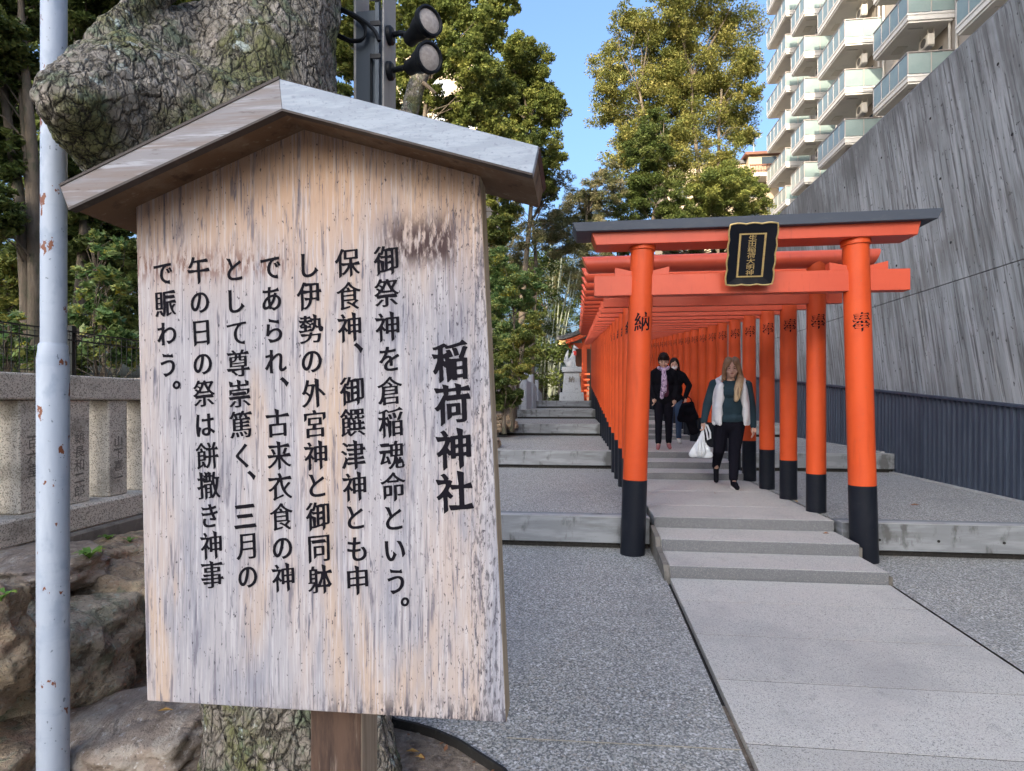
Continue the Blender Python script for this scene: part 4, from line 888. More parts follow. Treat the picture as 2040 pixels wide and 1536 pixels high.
# ================================================================== BUILDINGS
apt = thing('apartment_building', (25, 36, .4), 'tall white apartment building with stepped rows of glass-fronted balconies above the concrete wall', 'apartment building')
ST = 3.05; Z0 = 17.2
def Yu(u, X): d = ray(u, 800); return X/d.x*d.y
stacks = []
for (uc, uf, uR, Xb, ks) in ((1565, 1528, 1585, 16.6, range(-4, 7)), (1602, 1576, 1660, 16.3, range(-5, 6)), (1683, 1629, 1754, 16.3, range(-4, 5)), (1808, 1740, 1903, 16.3, range(-3, 3)), (1985, 1905, 2100, 16.3, range(-2, 3))):
    Yc = Yu(uc, Xb); Yf = Yu(uf, Xb); d = ray(uR, 800); Xr = min(19.4, max(18.2, Yc/d.y*d.x)); stacks.append((Xb, Yc, Yf, Xr, ks))
Xf = 18.5
yA = stacks[0][2]+.2; yE = 14.0
mb = MB(); mb.box((Xf, yE, .4), (Xf+14, yA, 38)); mb.build('wall', M['facade'], apt)
mb = MB(); mb.box((Xf-.3, yE-.3, 38.001), (Xf+14.3, yA+.3, 38.6)); mb.build('roof', M['white'], apt)
bal_mesh = {}
def boxmesh(name, sx, sy, sz, mat, bev=0):
    key = (name, round(sx, 3), round(sy, 3), round(sz, 3))
    if key not in bal_mesh: mb = MB(); mb.box((0, 0, 0), (sx, sy, sz)); bal_mesh[key] = mb.mesh(name, mat, bevel=bev)
    return bal_mesh[key]
def lobj(name, me, parent, loc): o = obj(name, me, parent, local=True); o.location = loc; return o
acm = MB(); acm.box((0, 0, 0), (.34, .80, .60)); acm = acm.mesh('air_conditioner', M['ac'], bevel=.03)
fanm = MB(); fanm.lathe([(.001, 0), (.22, 0), (.22, .012)], (0, 0, 0), (-1, 0, 0), 20); fanm = fanm.mesh('fan_grille', M['acdark'])
for (Xb, Yc, Yf, Xr, ks) in stacks:
    L = Yf-Yc; Wd = Xf-Xb; npn = max(3, round(L/.85)); nfr = 2
    for k in ks:
        z = Z0+ST*k
        bal = lobj('balcony', boxmesh('balcony', Wd, L, .24, M['white']), apt, Vector((Xb, Yc, z+.10))-Vector((25, 36, .4)))
        lobj('soffit', boxmesh('soffit', Wd-.12, L-.12, .098, M['soffw']), bal, (.06, .06, -.099))
        lobj('edge_moulding', boxmesh('edge_moulding', Wd+.03, L+.06, .10, M['white']), bal, (-.03, -.03, .2405))
        pl_ = L/npn
        for j in range(npn): lobj('glass_panel', boxmesh('glass_panel', .02, pl_-.05, 1.0, M['glassp']), bal, (.0, j*pl_+.025, .39))
        pw = Wd/nfr
        for j in range(nfr): 
            lobj('glass_panel', boxmesh('glass_panel_front', pw-.05, .02, 1.0, M['glassp']), bal, (j*pw+.025, 0, .39))
            lobj('glass_panel', boxmesh('glass_panel_front', pw-.05, .02, 1.0, M['glassp']), bal, (j*pw+.025, L-.03, .39))
        key = ('railing', round(L, 3), round(Wd, 3))
        if key not in bal_mesh:
            mb = MB()
            for j in range(npn+1): mb.box((-.015, j*pl_-.02, .341), (.035, j*pl_+.02, 1.43))
            for yy in (-.015, L-.045):
                for j in range(1, nfr+1): mb.box((j*pw-.022, yy, .341), (j*pw+.018, yy+.05, 1.43))
                mb.box((-.03, yy-.01, 1.431), (Wd, yy+.06, 1.475))
            mb.box((-.03, .056, 1.4315), (.045, L-.056, 1.4745)); bal_mesh[key] = mb.mesh('railing', M['rail'])
        lobj('railing', bal_mesh[key], bal, (0, 0, 0))
        a = lobj('air_conditioner', acm, bal, (Wd-.95, .55, -.95)); 
        key = 'brk'
        if key not in bal_mesh:
            mb = MB()
            for xx in (.02, .30):
                for yy in (.05, .72): mb.box((xx, yy, -.03), (xx+.035, yy+.035, .85))
            mb.box((.02, .05, -.045), (.335, .755, -.029)); bal_mesh[key] = mb.mesh('bracket', M['ac'])
        lobj('bracket', bal_mesh[key], bal, (Wd-.95, .55, -.95)); 
        lobj('fan_grille', fanm, bal, (Wd-.951, .95, -.66))
        lobj('lamp', boxmesh('lamp', .7, .05, .05, M['white']), bal, (.3, .5, -.16))
        lobj('hatch', boxmesh('hatch', .5, .7, .03, M['ac']), bal, (.6, L-1.3, -.13))
        w_ = lobj('window', boxmesh('window', .04, 1.7, 2.0, M['window']), apt, Vector((Xf-.03, Yc+L*.3, z+.36))-Vector((25, 36, .4)))
        lobj('sash', boxmesh('sash', .05, .06, 2.0, M['rail']), w_, (-.02, .82, 0))
    mb = MB(); mb.tube([(Xf-.12, Yc+.25, .4), (Xf-.12, Yc+.25, 38)], .06, 8); mb.tube([(Xf-.12, Yc-.3, .4), (Xf-.12, Yc-.3, 38)], .06, 8); mb.build('drain_pipe', M['ac'], apt)
def simple_block(name, label, x0, x1, y0, y1, z1, wallm, win=(1.2, 1.4), st=3.0, gap=2.4, zb=.4, faces='-y'):
    b = thing(name, ((x0+x1)/2, (y0+y1)/2, zb), label, 'building')
    mb = MB(); mb.box((x0, y0, zb), (x1, y1, z1)); mb.build('wall', wallm, b)
    mb = MB(); mb.box((x0-.2, y0-.2, z1+.001), (x1+.2, y1+.2, z1+.35)); mb.build('roof', M['tile'], b)
    z = zb+1.0; wm = None
    while z+win[1] < z1:
        x = x0+.8
        while x+win[0] < x1:
            w = lobj('window', boxmesh('window', win[0], .05, win[1], M['window']), b, Vector((x, y0-.02, z))-b.location)
            lobj('frame', boxmesh('frame', win[0]+.1, .04, .08, M['rail']), w, (-.05, -.03, -.08)); x += win[0]+gap
        if faces == '+x':
            y = y0+.8
            while y+win[0] < y1: lobj('window', boxmesh('window', .05, win[0], win[1], M['window']), b, Vector((x1-.03, y, z))-b.location); y += win[0]+gap
        z += st
    return b
# beige house between the camphor tree and the apartment block
p0 = atY(1330, 310, 62); p1 = atY(1552, 310, 62)
hz = atY(1500, 306, 62).z
hs = simple_block('beige_building', 'beige building with a brown balcony seen between the big tree and the white apartments', p0.x, p1.x, 62, 72, atY(1400, 330, 62).z, M['beige'])
q0 = atY(1486, 350, 61.9); q1 = atY(1550, 350, 61.9)
mb = MB(); mb.box((q0.x, 61.0, atY(1500, 345, 61).z), (q1.x, 69, atY(1500, 310, 61).z)); mb.build('penthouse', M['beige'], hs)
mb = MB(); mb.box((q0.x-.4, 60.6, atY(1500, 310, 61).z+.001), (q1.x+.4, 69.4, atY(1500, 306, 61).z+.05)); mb.build('flat_roof', M['brown'], hs)
mb = MB(); zz = atY(1500, 346, 60.4).z
for i in range(22): x = q0.x+i*(q1.x-q0.x)/21; mb.box((x-.03, 60.2, zz), (x+.03, 60.24, zz+.75))
mb.box((q0.x-.1, 60.16, zz+.751), (q1.x+.1, 60.28, zz+.85)); mb.build('balcony_railing', M['brown'], hs)
mb = MB(); mb.box((q0.x-.2, 60.15, zz-.35), (q1.x+.2, 61.98, zz-.001)); mb.build('balcony_floor', M['white'], hs)
mb = MB(); wz = atY(1525, 330, 60.95).z; wx = atY(1528, 330, 60.95).x; mb.box((wx-.5, 60.93, wz), (wx+.9, 60.99, wz+.9)); mb.build('window', M['window'], hs)
an = thing('antenna', (q0.x+.8, 62, hz), 'small rooftop aerial on the beige building', 'antenna'); mb = MB(); mb.tube([(q0.x+.8, 62, hz-.3), (q0.x+.8, 62, hz+1.7)], .04, 6); mb.tube([(q0.x+.2, 62, hz+1.3), (q0.x+1.6, 62, hz+1.7)], .03, 6); mb.build('mast', M['ac'], an)
# pale building glimpsed through the leaves behind the notice board roof
p0 = atY(780, 250, 50); p1 = atY(965, 250, 50)
simple_block('pale_building', 'pale building glimpsed through the leaves behind the notice board roof', p0.x, p1.x, 50, 60, atY(880, 100, 50).z, M['beige'], gap=1.8)
# unseen blocks added behind the camera to keep the precinct in shade
simple_block('shade_tower', 'tall unseen tower added far behind the photographer to cast shade', -22, -5, -92, -80, 62, M['office'], win=(2.4, 1.6), gap=1.6, st=3.6)
simple_block('shade_block', 'lower unseen block added far behind the photographer to cast shade', -50, -22.5, -92, -80, 40, M['office'], win=(2.4, 1.6), gap=1.6, st=3.6)

# ================================================================== SHRINE, FOX, BALUSTRADE, BAMBOO
FD = 24.0; fb = atY(1139, 795, FD); fb.z = 1.395
ped = thing('pedestal', fb, 'tapered granite pedestal with an engraved character carrying the fox statue', 'pedestal')
def frus(w0, w1, z0, z1): return [(fb.x-w0, FD-w0, z0), (fb.x+w0, FD-w0, z0), (fb.x+w0, FD+w0, z0), (fb.x-w0, FD+w0, z0), (fb.x-w1, FD-w1, z1), (fb.x+w1, FD-w1, z1), (fb.x+w1, FD+w1, z1), (fb.x-w1, FD+w1, z1)]
bf = [(0,3,2,1),(4,5,6,7),(0,1,5,4),(1,2,6,5),(2,3,7,6),(3,0,4,7)]
zA = atY(1139, 782, FD).z; zB = atY(1139, 742, FD).z; zC = atY(1139, 732, FD).z
for nm_, w0, w1, z0, z1 in (('plinth', .50, .48, 1.39, zA), ('shaft', .38, .31, zA+.001, zB), ('capstone', .40, .40, zB+.001, zC)):
    mb = MB(); mb.add(frus(w0, w1, z0, z1), bf); mb.build(nm_, M['statue'], ped, bevel=.012)
obj('engraved_character', glyph_mesh('納', lambda x, y, bb: (fb.x+x*.26, FD-.365+.0+.07*((y+.5)*.3), (zA+zB)/2+.12+y*.26), M['stone_grey'], N=50), ped)
fox = thing('fox_statue', (fb.x, FD, zC), 'grey stone fox sitting upright with raised tail and red bib on its pedestal', 'statue')
fs_ = 1.0
def fp(x, y, z): return (fb.x+x, FD+y, zC+z)
h = atY(1139, 685, FD).z-zC; k = h/1.08
pr = [('e', fp(-.02*k, 0, .24*k), (.17*k, .14*k, .24*k)), ('c', fp(-.02*k, 0, .25*k), .15*k, fp(.08*k, 0, .62*k), .095*k), ('c', fp(.08*k, 0, .62*k), .095*k, fp(.12*k, 0, .86*k), .075*k), ('e', fp(.14*k, -.01, .90*k), (.10*k, .09*k, .085*k)), ('c', fp(.18*k, -.02, .88*k), .06*k, fp(.29*k, -.04, .85*k), .025*k),
      ('c', fp(.11*k, -.05*k, .95*k), .035*k, fp(.10*k, -.06*k, 1.08*k), .010*k), ('c', fp(.11*k, .05*k, .95*k), .035*k, fp(.10*k, .06*k, 1.08*k), .010*k),
      ('c', fp(.12*k, -.07*k, .50*k), .05*k, fp(.16*k, -.07*k, .05*k), .035*k), ('c', fp(.12*k, .07*k, .50*k), .05*k, fp(.16*k, .07*k, .05*k), .035*k), ('c', fp(.16*k, -.07*k, .04*k), .035*k, fp(.23*k, -.07*k, .03*k), .032*k), ('c', fp(.16*k, .07*k, .04*k), .035*k, fp(.23*k, .07*k, .03*k), .032*k),
      ('e', fp(-.06*k, -.10*k, .15*k), (.16*k, .07*k, .15*k)), ('e', fp(-.06*k, .10*k, .15*k), (.16*k, .07*k, .15*k)), ('c', fp(-.02*k, -.11*k, .04*k), .04*k, fp(.1*k, -.11*k, .03*k), .035*k),
      ('c', fp(-.17*k, 0, .08*k), .08*k, fp(-.28*k, 0, .30*k), .10*k), ('c', fp(-.28*k, 0, .30*k), .10*k, fp(-.20*k, 0, .66*k), .06*k), ('c', fp(-.20*k, 0, .66*k), .06*k, fp(-.16*k, 0, .80*k), .02*k)]
obj('body', blob('body', pr, .02, M['statue'], 1), fox)
obj('bib', blob('bib', [('e', fp(.145*k, -.01, .62*k), (.085*k, .115*k, .12*k)), ('e', fp(.12*k, -.01, .72*k), (.09*k, .10*k, .05*k))], .02, M['bib'], 1), fox)
# second small detail: shrine pavilion behind the fox
SYh = 30.0
sh = thing('shrine_pavilion', (atY(1150, 790, SYh).x+2, SYh+2, 1.39), 'vermilion shrine pavilion with curved dark roof behind the fox statue', 'shrine')
sx0 = atY(1110, 670, SYh).x; 
mb = MB(); prof = []
for i in range(9):
    q = i/8; prof.append((sx0+q*2.2, SYh-.8, atY(1114, 672, SYh).z+ (q**1.6)*1.0-.05*math.sin(q*3.1)))
top = [Vector(p) for p in prof]; mb.prism(top+[p-Vector((0, 0, .20)) for p in top[::-1]], (0, 5, 0)); mb.build('roof', M['tile'], sh)
top2 = [p-Vector((-.10, 0, .215)) for p in top]; mb = MB(); mb.prism([p+Vector((0, .1, 0)) for p in top2]+[p-Vector((0, -.1, .22)) for p in top2[::-1]], (0, .12, 0)); mb.build('bargeboard', M['verm'], sh)
g0 = top2[0]; mb = MB(); mb.box((g0.x-.02, SYh-.73, g0.z-.23), (g0.x+.35, SYh-.705, g0.z-.02)); mb.build('gold_fitting', M['gold'], sh)
for ux in (1164, 1186): x = atY(ux, 700, SYh).x; mb = MB(); mb.box((x-.13, SYh-.13, 1.39), (x+.13, SYh+.13, prof[3][2]-.25)); mb.build('column', M['verm'], sh, bevel=.01)
xr = atY(1172, 700, SYh).x; zz = atY(1172, 695, SYh).z
mb = MB(); mb.box((xr-1.1, SYh-.10, zz), (xr+3, SYh+.10, zz+.30)); mb.build('beam', M['verm'], sh, bevel=.01)
mb = MB(); mb.box((xr-.9, SYh+2.2, 1.39), (xr+3, SYh+2.4, zz+.4)); mb.build('back_wall', M['brown'], sh)
for i in range(5): mb = MB(); mb.box((xr-.35, SYh-.5, 1.6+i*.28), (xr+1.2, SYh-.44, 1.67+i*.28)); mb.build('lattice_rail', M['verm'], sh)
mb = MB(); mb.box((xr-.36, SYh-.54, 1.39), (xr-.28, SYh-.42, 3.0)); mb.build('lattice_post', M['verm'], sh)
# stone balustrade
BX = -1.70; 
def bz_(v, Y): return EYE.z-(v-800)*Y/F
bal_ = thing('stone_balustrade', (BX, 19, 1.1), 'pale granite balustrade of slabs and round-topped posts at the left of the upper steps', 'balustrade')
Y0b = 16.6; zt = atY(1042, 738, 18.0).z
dirn = atY(1042, 800, 18.0); BX = dirn.x
def pillar(Y, z0, z1, w=.13): 
    mb = MB(); mb.lathe([(w, 0), (w, (z1-z0)-.07), (w*.92, (z1-z0)-.03), (w*.6, (z1-z0)-.005), (.01, z1-z0)], (BX, Y, z0), (0, 0, 1), 16); mb.build('post', M['statue'], bal_, smooth=True)
pillar(17.95, 1.1, zt); 
ys_ = [18.12, 20.4, 20.7, 23.0, 23.3, 26.0]
for a_, b_, za, zc_ in ((18.12, 20.35, zt-.28, zt-.30), (20.65, 23.0, zt-.22, zt-.40), (23.3, 26.2, zt-.42, zt-.6)):
    mb = MB(); mb.prism([(BX-.08, a_, 1.05), (BX-.08, b_, 1.05), (BX-.08, b_, zc_), (BX-.08, a_, za)], (.16, 0, 0)); mb.build('slab', M['statue'], bal_, bevel=.01)
pillar(20.5, 1.1, zt+.02); pillar(23.15, 1.2, zt-.1)
# bamboo stems
random.seed(11)
for i in range(14):
    u0 = random.uniform(1072, 1112); D = random.uniform(31.5, 36); b = atD(u0, 800, D); b.z = 1.0+.03*(D-20); lean = random.uniform(.0, .24); H = random.uniform(7.5, 10)
    P = [b+Vector((lean*H*(q/10)**1.5+.02*math.sin(q), .1*q/10, H*q/10)) for q in range(11)]
    t = thing('bamboo', b, 'pale leaning bamboo stem in the grove left of the torii tunnel', 'bamboo', 'bamboo stems left of the torii tunnel')
    PN = []; RN = []
    for q in range(0, 101):
        sq = q/10; i0 = min(9, int(sq)); p = P[i0].lerp(P[i0+1], sq-i0); PN.append(p); RN.append((.046-.0025*sq)*(1.16 if q % 5 == 0 else .97))
    mb = MB(); mb.tube(PN, RN, 7, False); mb.build('stem', M['bamboo'], t, smooth=True)
    top = P[-3:]; cs = [(p+Vector((random.uniform(-.5, .5), random.uniform(-.5, .5), random.uniform(-.8, .4))), random.uniform(.35, .6), random.random()) for p in top*3]
    a_, b_ = leaves_at(cs, 500); obj('foliage', leaf_mesh('foliage', a_, .18, M['leaf_dry'], b_, .16), t)

# ================================================================== VEGETATION
random.seed(5)
# big camphor tree
L1 = [(1290, 75, 62), (1400, 30, 72), (1455, 70, 62), (1225, 130, 52), (1320, 150, 70), (1420, 160, 80), (1490, 130, 45), (1215, 215, 48), (1290, 240, 62), (1380, 250, 60), (1460, 230, 58), (1495, 190, 30), (1250, 320, 52), (1330, 330, 52), (1430, 320, 55), (1255, 40, 40), (1350, -30, 60), (1440, -30, 50), (1340, 60, 50), (1270, 180, 45), (1350, 200, 50), (1250, 270, 40), (1360, 110, 50), (1215, 170, 35), (1480, 270, 35), (1340, 290, 50), (1400, 370, 50), (1290, 370, 50), (1470, 380, 45)]
tree('camphor_tree', 'tall golden-topped camphor tree in the middle distance beside the white apartments', 'tree', [lob(u, v, r*1.0, 32+random.uniform(-1.5, 1.5), 1.0, .92) for u, v, r in L1], (atD(1380, 800, 32).x, atD(1380, 800, 32).y, 1.3), 185000, .135, M['leaf_camphor'], .2, 50, spread=.33, nbr=70,
     trunks=[atD(1290, 150, 32), atD(1400, 120, 32), atD(1460, 170, 32)], shell=.2)
for (lab, lobs, D, n, lf, mat, bu) in (
    ('dense olive-green tree low behind the cap of the front torii, right of the camphor trunk', [(1440, 370, 62), (1500, 400, 42), (1385, 405, 45), (1440, 430, 60)], 27, 26000, .12, 'leaf_mid', 1440),
    ('dark round-headed tree in front of the camphor tree', [(1290, 300, 55), (1300, 380, 60), (1250, 410, 50), (1300, 250, 35), (1330, 440, 60)], 26, 30000, .11, 'leaf_dark', 1290),
    ('brownish feathery bamboo crown just left of the front torii cap', [(1200, 380, 45), (1160, 420, 55), (1215, 340, 25), (1120, 470, 60), (1190, 470, 50), (1180, 540, 60)], 25, 26000, .17, 'leaf_dry', 1180),
    ('grey-green tree leaning over the gap between the two big trees', [(1045, 140, 58), (1075, 225, 56), (1085, 300, 50), (1030, 95, 42), (1050, 345, 60), (1100, 200, 32), (1000, 240, 60), (1080, 375, 40), (1020, 300, 55), (1060, 180, 50), (990, 170, 50)], 22, 62000, .11, 'leaf_mid', 1040),
    ('thin feathery bamboo sprays under the gap of blue sky', [(1120, 360, 26), (1090, 430, 34), (1050, 470, 40), (1020, 420, 30), (1010, 500, 45)], 23, 5200, .16, 'leaf_dry', 1060),
    ('dark evergreen trees closing the view left of the torii tunnel', [(1030, 560, 60), (1090, 540, 60), (1130, 580, 55), (1000, 640, 60), (1080, 640, 60), (1140, 650, 50), (1060, 720, 60), (1130, 720, 50)], 42, 30000, .17, 'leaf_dark', 1080),
    ('dark evergreen tree hidden low behind the tunnel roof and concrete wall', [(1230, 470, 55), (1350, 480, 65), (1470, 480, 60), (1560, 480, 60), (1300, 560, 60), (1400, 560, 60)], 30, 26000, .15, 'leaf_dark', 1400)):
    LL = [lob(u, v, r*.92, D+random.uniform(-1, 1), 1, .9) for u, v, r in lobs]; b = atD(bu, 800, D)
    tree('tree', lab, 'tree', LL, (b.x, b.y, 1.0), int(n*1.9), lf*.88, M[mat], .14, 60, spread=.27, nbr=30, aspect=.2 if mat == 'leaf_dry' else .5)
# sunny leafy tree behind the spotlights
LL = [lob(u, v, r*.9, 15+random.uniform(-1.5, 1.5)) for u, v, r in ((820, 10, 60), (900, 10, 65), (960, 60, 50), (870, 95, 55), (940, 130, 55), (990, 200, 45), (810, 110, 35), (860, 190, 30), (930, 215, 40), (975, 40, 40), (1010, 10, 30), (720, 60, 40), (900, -70, 80), (690, 130, 30), (985, 260, 40), (750, -40, 60))]
LL += [lob(u, v, r, 15.5+random.uniform(-1, 1)) for u, v, r in ((800, 180, 45), (895, 235, 45), (830, 235, 35), (955, 150, 45), (1000, 330, 38), (1005, 400, 38), (990, 460, 38), (1020, 280, 30), (770, 30, 40))]
b = atD(850, 800, 15); tl_ = tree('tree', 'broadleaved green tree with a cut mossy limb behind the two spotlights', 'tree', LL, (b.x, b.y, .9), 140000, .088, M['leaf_mid'], .13, 60, spread=.30, nbr=40, trunks=[atD(832, 130, 14), atD(905, 200, 15)])
P4 = [atD(u, v, 11.5) for u, v in ((800, 330), (812, 240), (828, 175), (843, 138))]
mb = MB(); mb.tube(P4, [.19, .18, .17, .155], 14); mb.build('cut_limb', M['bark'], tl_, smooth=True)
mb = MB(); ax4 = (P4[3]-P4[2]).normalized(); mb.lathe([(.15, 0), (.148, .012)], P4[3]+ax4*.001, ax4, 14); mb.build('cut_face', M['post_wood'], tl_)
mb = MB(); mb.tube([atD(835, 160, 11.45), atD(852, 172, 11.4), atD(868, 186, 11.4)], [.05, .04, .025], 8); mb.build('twig_stub', M['bark2'], tl_, smooth=True)
# dark wood on the left, tree by tree
random.seed(3)
for (lab, lobs, D, n, lf, mat, bu, tr, tops) in (
    ('forked brown-trunked tree at the left edge behind the grey pole', [(-40, 60, 90), (30, 160, 60), (10, 300, 55), (-60, 250, 80), (60, 30, 50), (-20, 420, 60), (-120, 120, 90)], 7.5, 26000, .085, 'leaf_dark', 66, .095, [(20, 40), (70, -60), (66, 90)]),
    ('dark evergreen tree between the pole and the burl', [(190, 30, 60), (150, 90, 45), (230, -30, 60), (170, 420, 55), (215, 500, 60), (150, 330, 40), (120, 480, 50)], 8.5, 26000, .085, 'leaf_dark', 150, .1, None),
    ('evergreen tree behind the top of the old trunk', [(350, -20, 70), (450, -60, 70), (330, 60, 50), (560, -30, 80), (690, 20, 50), (700, 110, 40), (670, 200, 40)], 10, 24000, .10, 'leaf_mid', 500, .14, None)):
    LL = [lob(u, v, r, D+random.uniform(-.6, .6)) for u, v, r in lobs]; b = atD(bu, 800, D)
    tree('tree', lab, 'tree', LL, (b.x, b.y, .8), int(n*1.9), lf*.9, M[mat], tr, 60, spread=.30, nbr=22, trunks=[atD(*q, D) for q in tops] if tops else None)
# far woods: one mass nobody could count
cs = []
for _ in range(420):
    u = random.uniform(-420, 1130); v = random.uniform(20 if u < 660 else 520, 800); D = random.uniform(13, 24) if u < 900 else random.uniform(28, 36); p = atD(u, v, D); cs.append((p, random.uniform(.5, 1.1), random.uniform(0, .8)))
P_, T_ = leaves_at(cs, 150000, .8); tag(obj('woods', leaf_mesh('woods', P_, .20, M['leaf_dark'], T_)), 'dense dark evergreen woods filling the background on the left', 'woods', kind='stuff')
# shrubs
def shrub(lab, lobs, D, n, lf, mat, bu, vb, per=16, zb=None, asp=.5, grp=None, jit=.25):
    LL = [lob(u, v, r, D+random.uniform(-jit, jit)) for u, v, r in lobs]; b = atD(bu, vb, D); z = terr(b.x, b.y) if zb is None else zb
    return tree('shrub', lab, 'shrub', LL, (b.x, b.y, z), n, lf, M[mat], .018*D/5, per, spread=.35, nbr=24, aspect=asp, group=grp, shell=.2)
shrub('bright green leafy shrub right of the grey pole behind the stone fence', [(185, 600, 34), (215, 660, 42), (170, 690, 34), (240, 700, 34), (200, 545, 22), (160, 640, 26)], 6.2, 2400, .10, 'leaf_bright', 200, 760, asp=.48)
shrub('yellow-green sapling between the burl and the notice board', [(190, 470, 20), (215, 505, 26), (235, 560, 26), (170, 540, 22), (235, 480, 16)], 6.8, 700, .085, 'leaf_bright', 205, 760, asp=.42)
shrub('low leafy shrub at the left edge behind the stone fence', [(20, 690, 36), (60, 710, 26), (-40, 680, 60), (30, 640, 24)], 5.6, 1100, .085, 'leaf_bright', 20, 760)
shrub('olive shrub with drooping leaves left of the pole', [(20, 540, 50), (40, 600, 45), (-50, 560, 70), (60, 500, 30)], 8.0, 6000, .075, 'leaf_yellow', 20, 800)
shrub('dark shrub behind the wire fence near the notice board', [(250, 620, 40), (280, 690, 45), (150, 720, 40), (90, 640, 40), (300, 560, 50)], 7.6, 5000, .09, 'leaf_dark', 250, 760)
for (lab, lobs, D, n, bu) in (
    ('tall light green hedge shrub at the right edge of the notice board', [(1000, 600, 36), (1030, 560, 34), (1000, 520, 30), (1050, 610, 30), (1010, 660, 34), (1060, 560, 26), (985, 560, 36)], 13.5, 30000, 1020),
    ('golden-yellow shrub left of the stone balustrade', [(1010, 710, 32), (1040, 680, 34), (1062, 650, 24), (1000, 750, 34), (1045, 735, 26), (1068, 700, 16)], 12.5, 24000, 1020),
    ('dark green low shrub beside the third terrace', [(1000, 800, 28), (1020, 790, 24), (985, 770, 30)], 11.8, 12000, 1005)):
    shrub(lab, lobs, D, n, .075, 'leaf_dark' if 'dark' in lab else ('leaf_bright' if 'light' in lab else 'leaf_yellow'), bu, 830, 20, zb=.7, asp=.42)
# small weeds on the boulders
def weed(u, v, D, s, n, lab, yl=False):
    bpy.context.view_layer.update(); hit = S.ray_cast(bpy.context.evaluated_depsgraph_get(), EYE, ray(u, v).normalized()); c = Vector(hit[1]) if hit[0] else atD(u, v, D)
    t = thing('weed', c, lab, 'weed'); mb = MB()
    for i in range(n):
        a = 2*math.pi*i/n+random.uniform(-.3, .3); L = s*random.uniform(.7, 1.1); d = Vector((math.cos(a), math.sin(a), 0)); sd_ = Vector((-d.y, d.x, 0)); w = L*.2
        pts = [c+d*(L*q)+Vector((0, 0, L*(.55*math.sin(q*2.2)))) for q in (0, .35, .7, 1)]; ws_ = (.15, 1, .9, .05)
        V = []; 
        for p, w_ in zip(pts, ws_): V += [p-sd_*w*w_, p+Vector((0, 0, -w*.25*w_)), p+sd_*w*w_]
        lm = MB(); lm.add(V, [(3*j+k_, 3*j+k_+1, 3*j+k_+4, 3*j+k_+3) for j in range(3) for k_ in (0, 1)])
        me = lm.mesh('leaf', M['leaf_weed']); me.polygons.foreach_set('use_smooth', [True]*len(me.polygons)); obj('leaf', me, t)
    mb.tube([c-Vector((0, 0, .02)), c+Vector((0, 0, .006))], .003, 6); mb.build('stem', M['leaf_weed'], t)
M['leaf_weed'] = procmat('fresh_weed_leaf', (.11, .22, .035), [((.30, .36, .06), 'noise', (9, 9, 9), .5, .68, .8)], rough=.4, transl=.25)
weed(178, 1112, 2.72, .085, 8, 'glossy green weed growing on the boulder right of the pole')
weed(215, 1075, 2.85, .06, 7, 'small yellow-green weed on top of the reddish-brown boulder')
weed(258, 1080, 2.85, .05, 5, 'little green weed at the left edge of the notice board')
weed(2, 1195, 2.6, .06, 7, 'small green weed at the left picture edge between the boulders')
# fallen leaves
def fleaf(p, s, mat, lab):
    a = random.uniform(0, 6.28); d = Vector((math.cos(a), math.sin(a), .12))*s; e = Vector((-d.y, d.x, 0)).normalized()*s*.35; p = Vector(p)+Vector((0, 0, .006))
    o = me_from('fallen_leaf', [p-d, p+e+Vector((0, 0, .012)), p+d, p-e+Vector((0, 0, .008))], [(0, 1, 2, 3)], M[mat]); o = obj('fallen_leaf', o); tag(o, lab, 'leaf', 'fallen leaves')
fleaf(atZ(1822, 1007, .296), .045, 'leaf_fall2', 'dry brown leaf lying on the pebbles of the first terrace near the blue cladding')
fleaf(atZ(1586, 1000, .296), .035, 'leaf_fall', 'pale leaf beside the black foot of the third right post')
fleaf(atZ(1488, 958, .296), .035, 'leaf_fall', 'yellow leaf at the foot of a right tunnel post')
fleaf(atZ(1645, 1064, .2), .03, 'leaf_fall2', 'small brown leaf on the second granite step')
fleaf(atZ(822, 1500, -.11), .03, 'leaf_fall', 'yellow leaf on the soil beside the black edging')
fleaf(atZ(836, 1512, -.11), .025, 'leaf_fall', 'pale leaf tip on the soil just below the yellow leaf')
fleaf(atZ(330, 1418, .05), .03, 'leaf_fall', 'pale leaf on the ground under the notice board corner')
fleaf(atZ(1424, 984, .296), .02, 'leaf_fall2', 'tiny brown leaf on the granite landing before the walking woman')

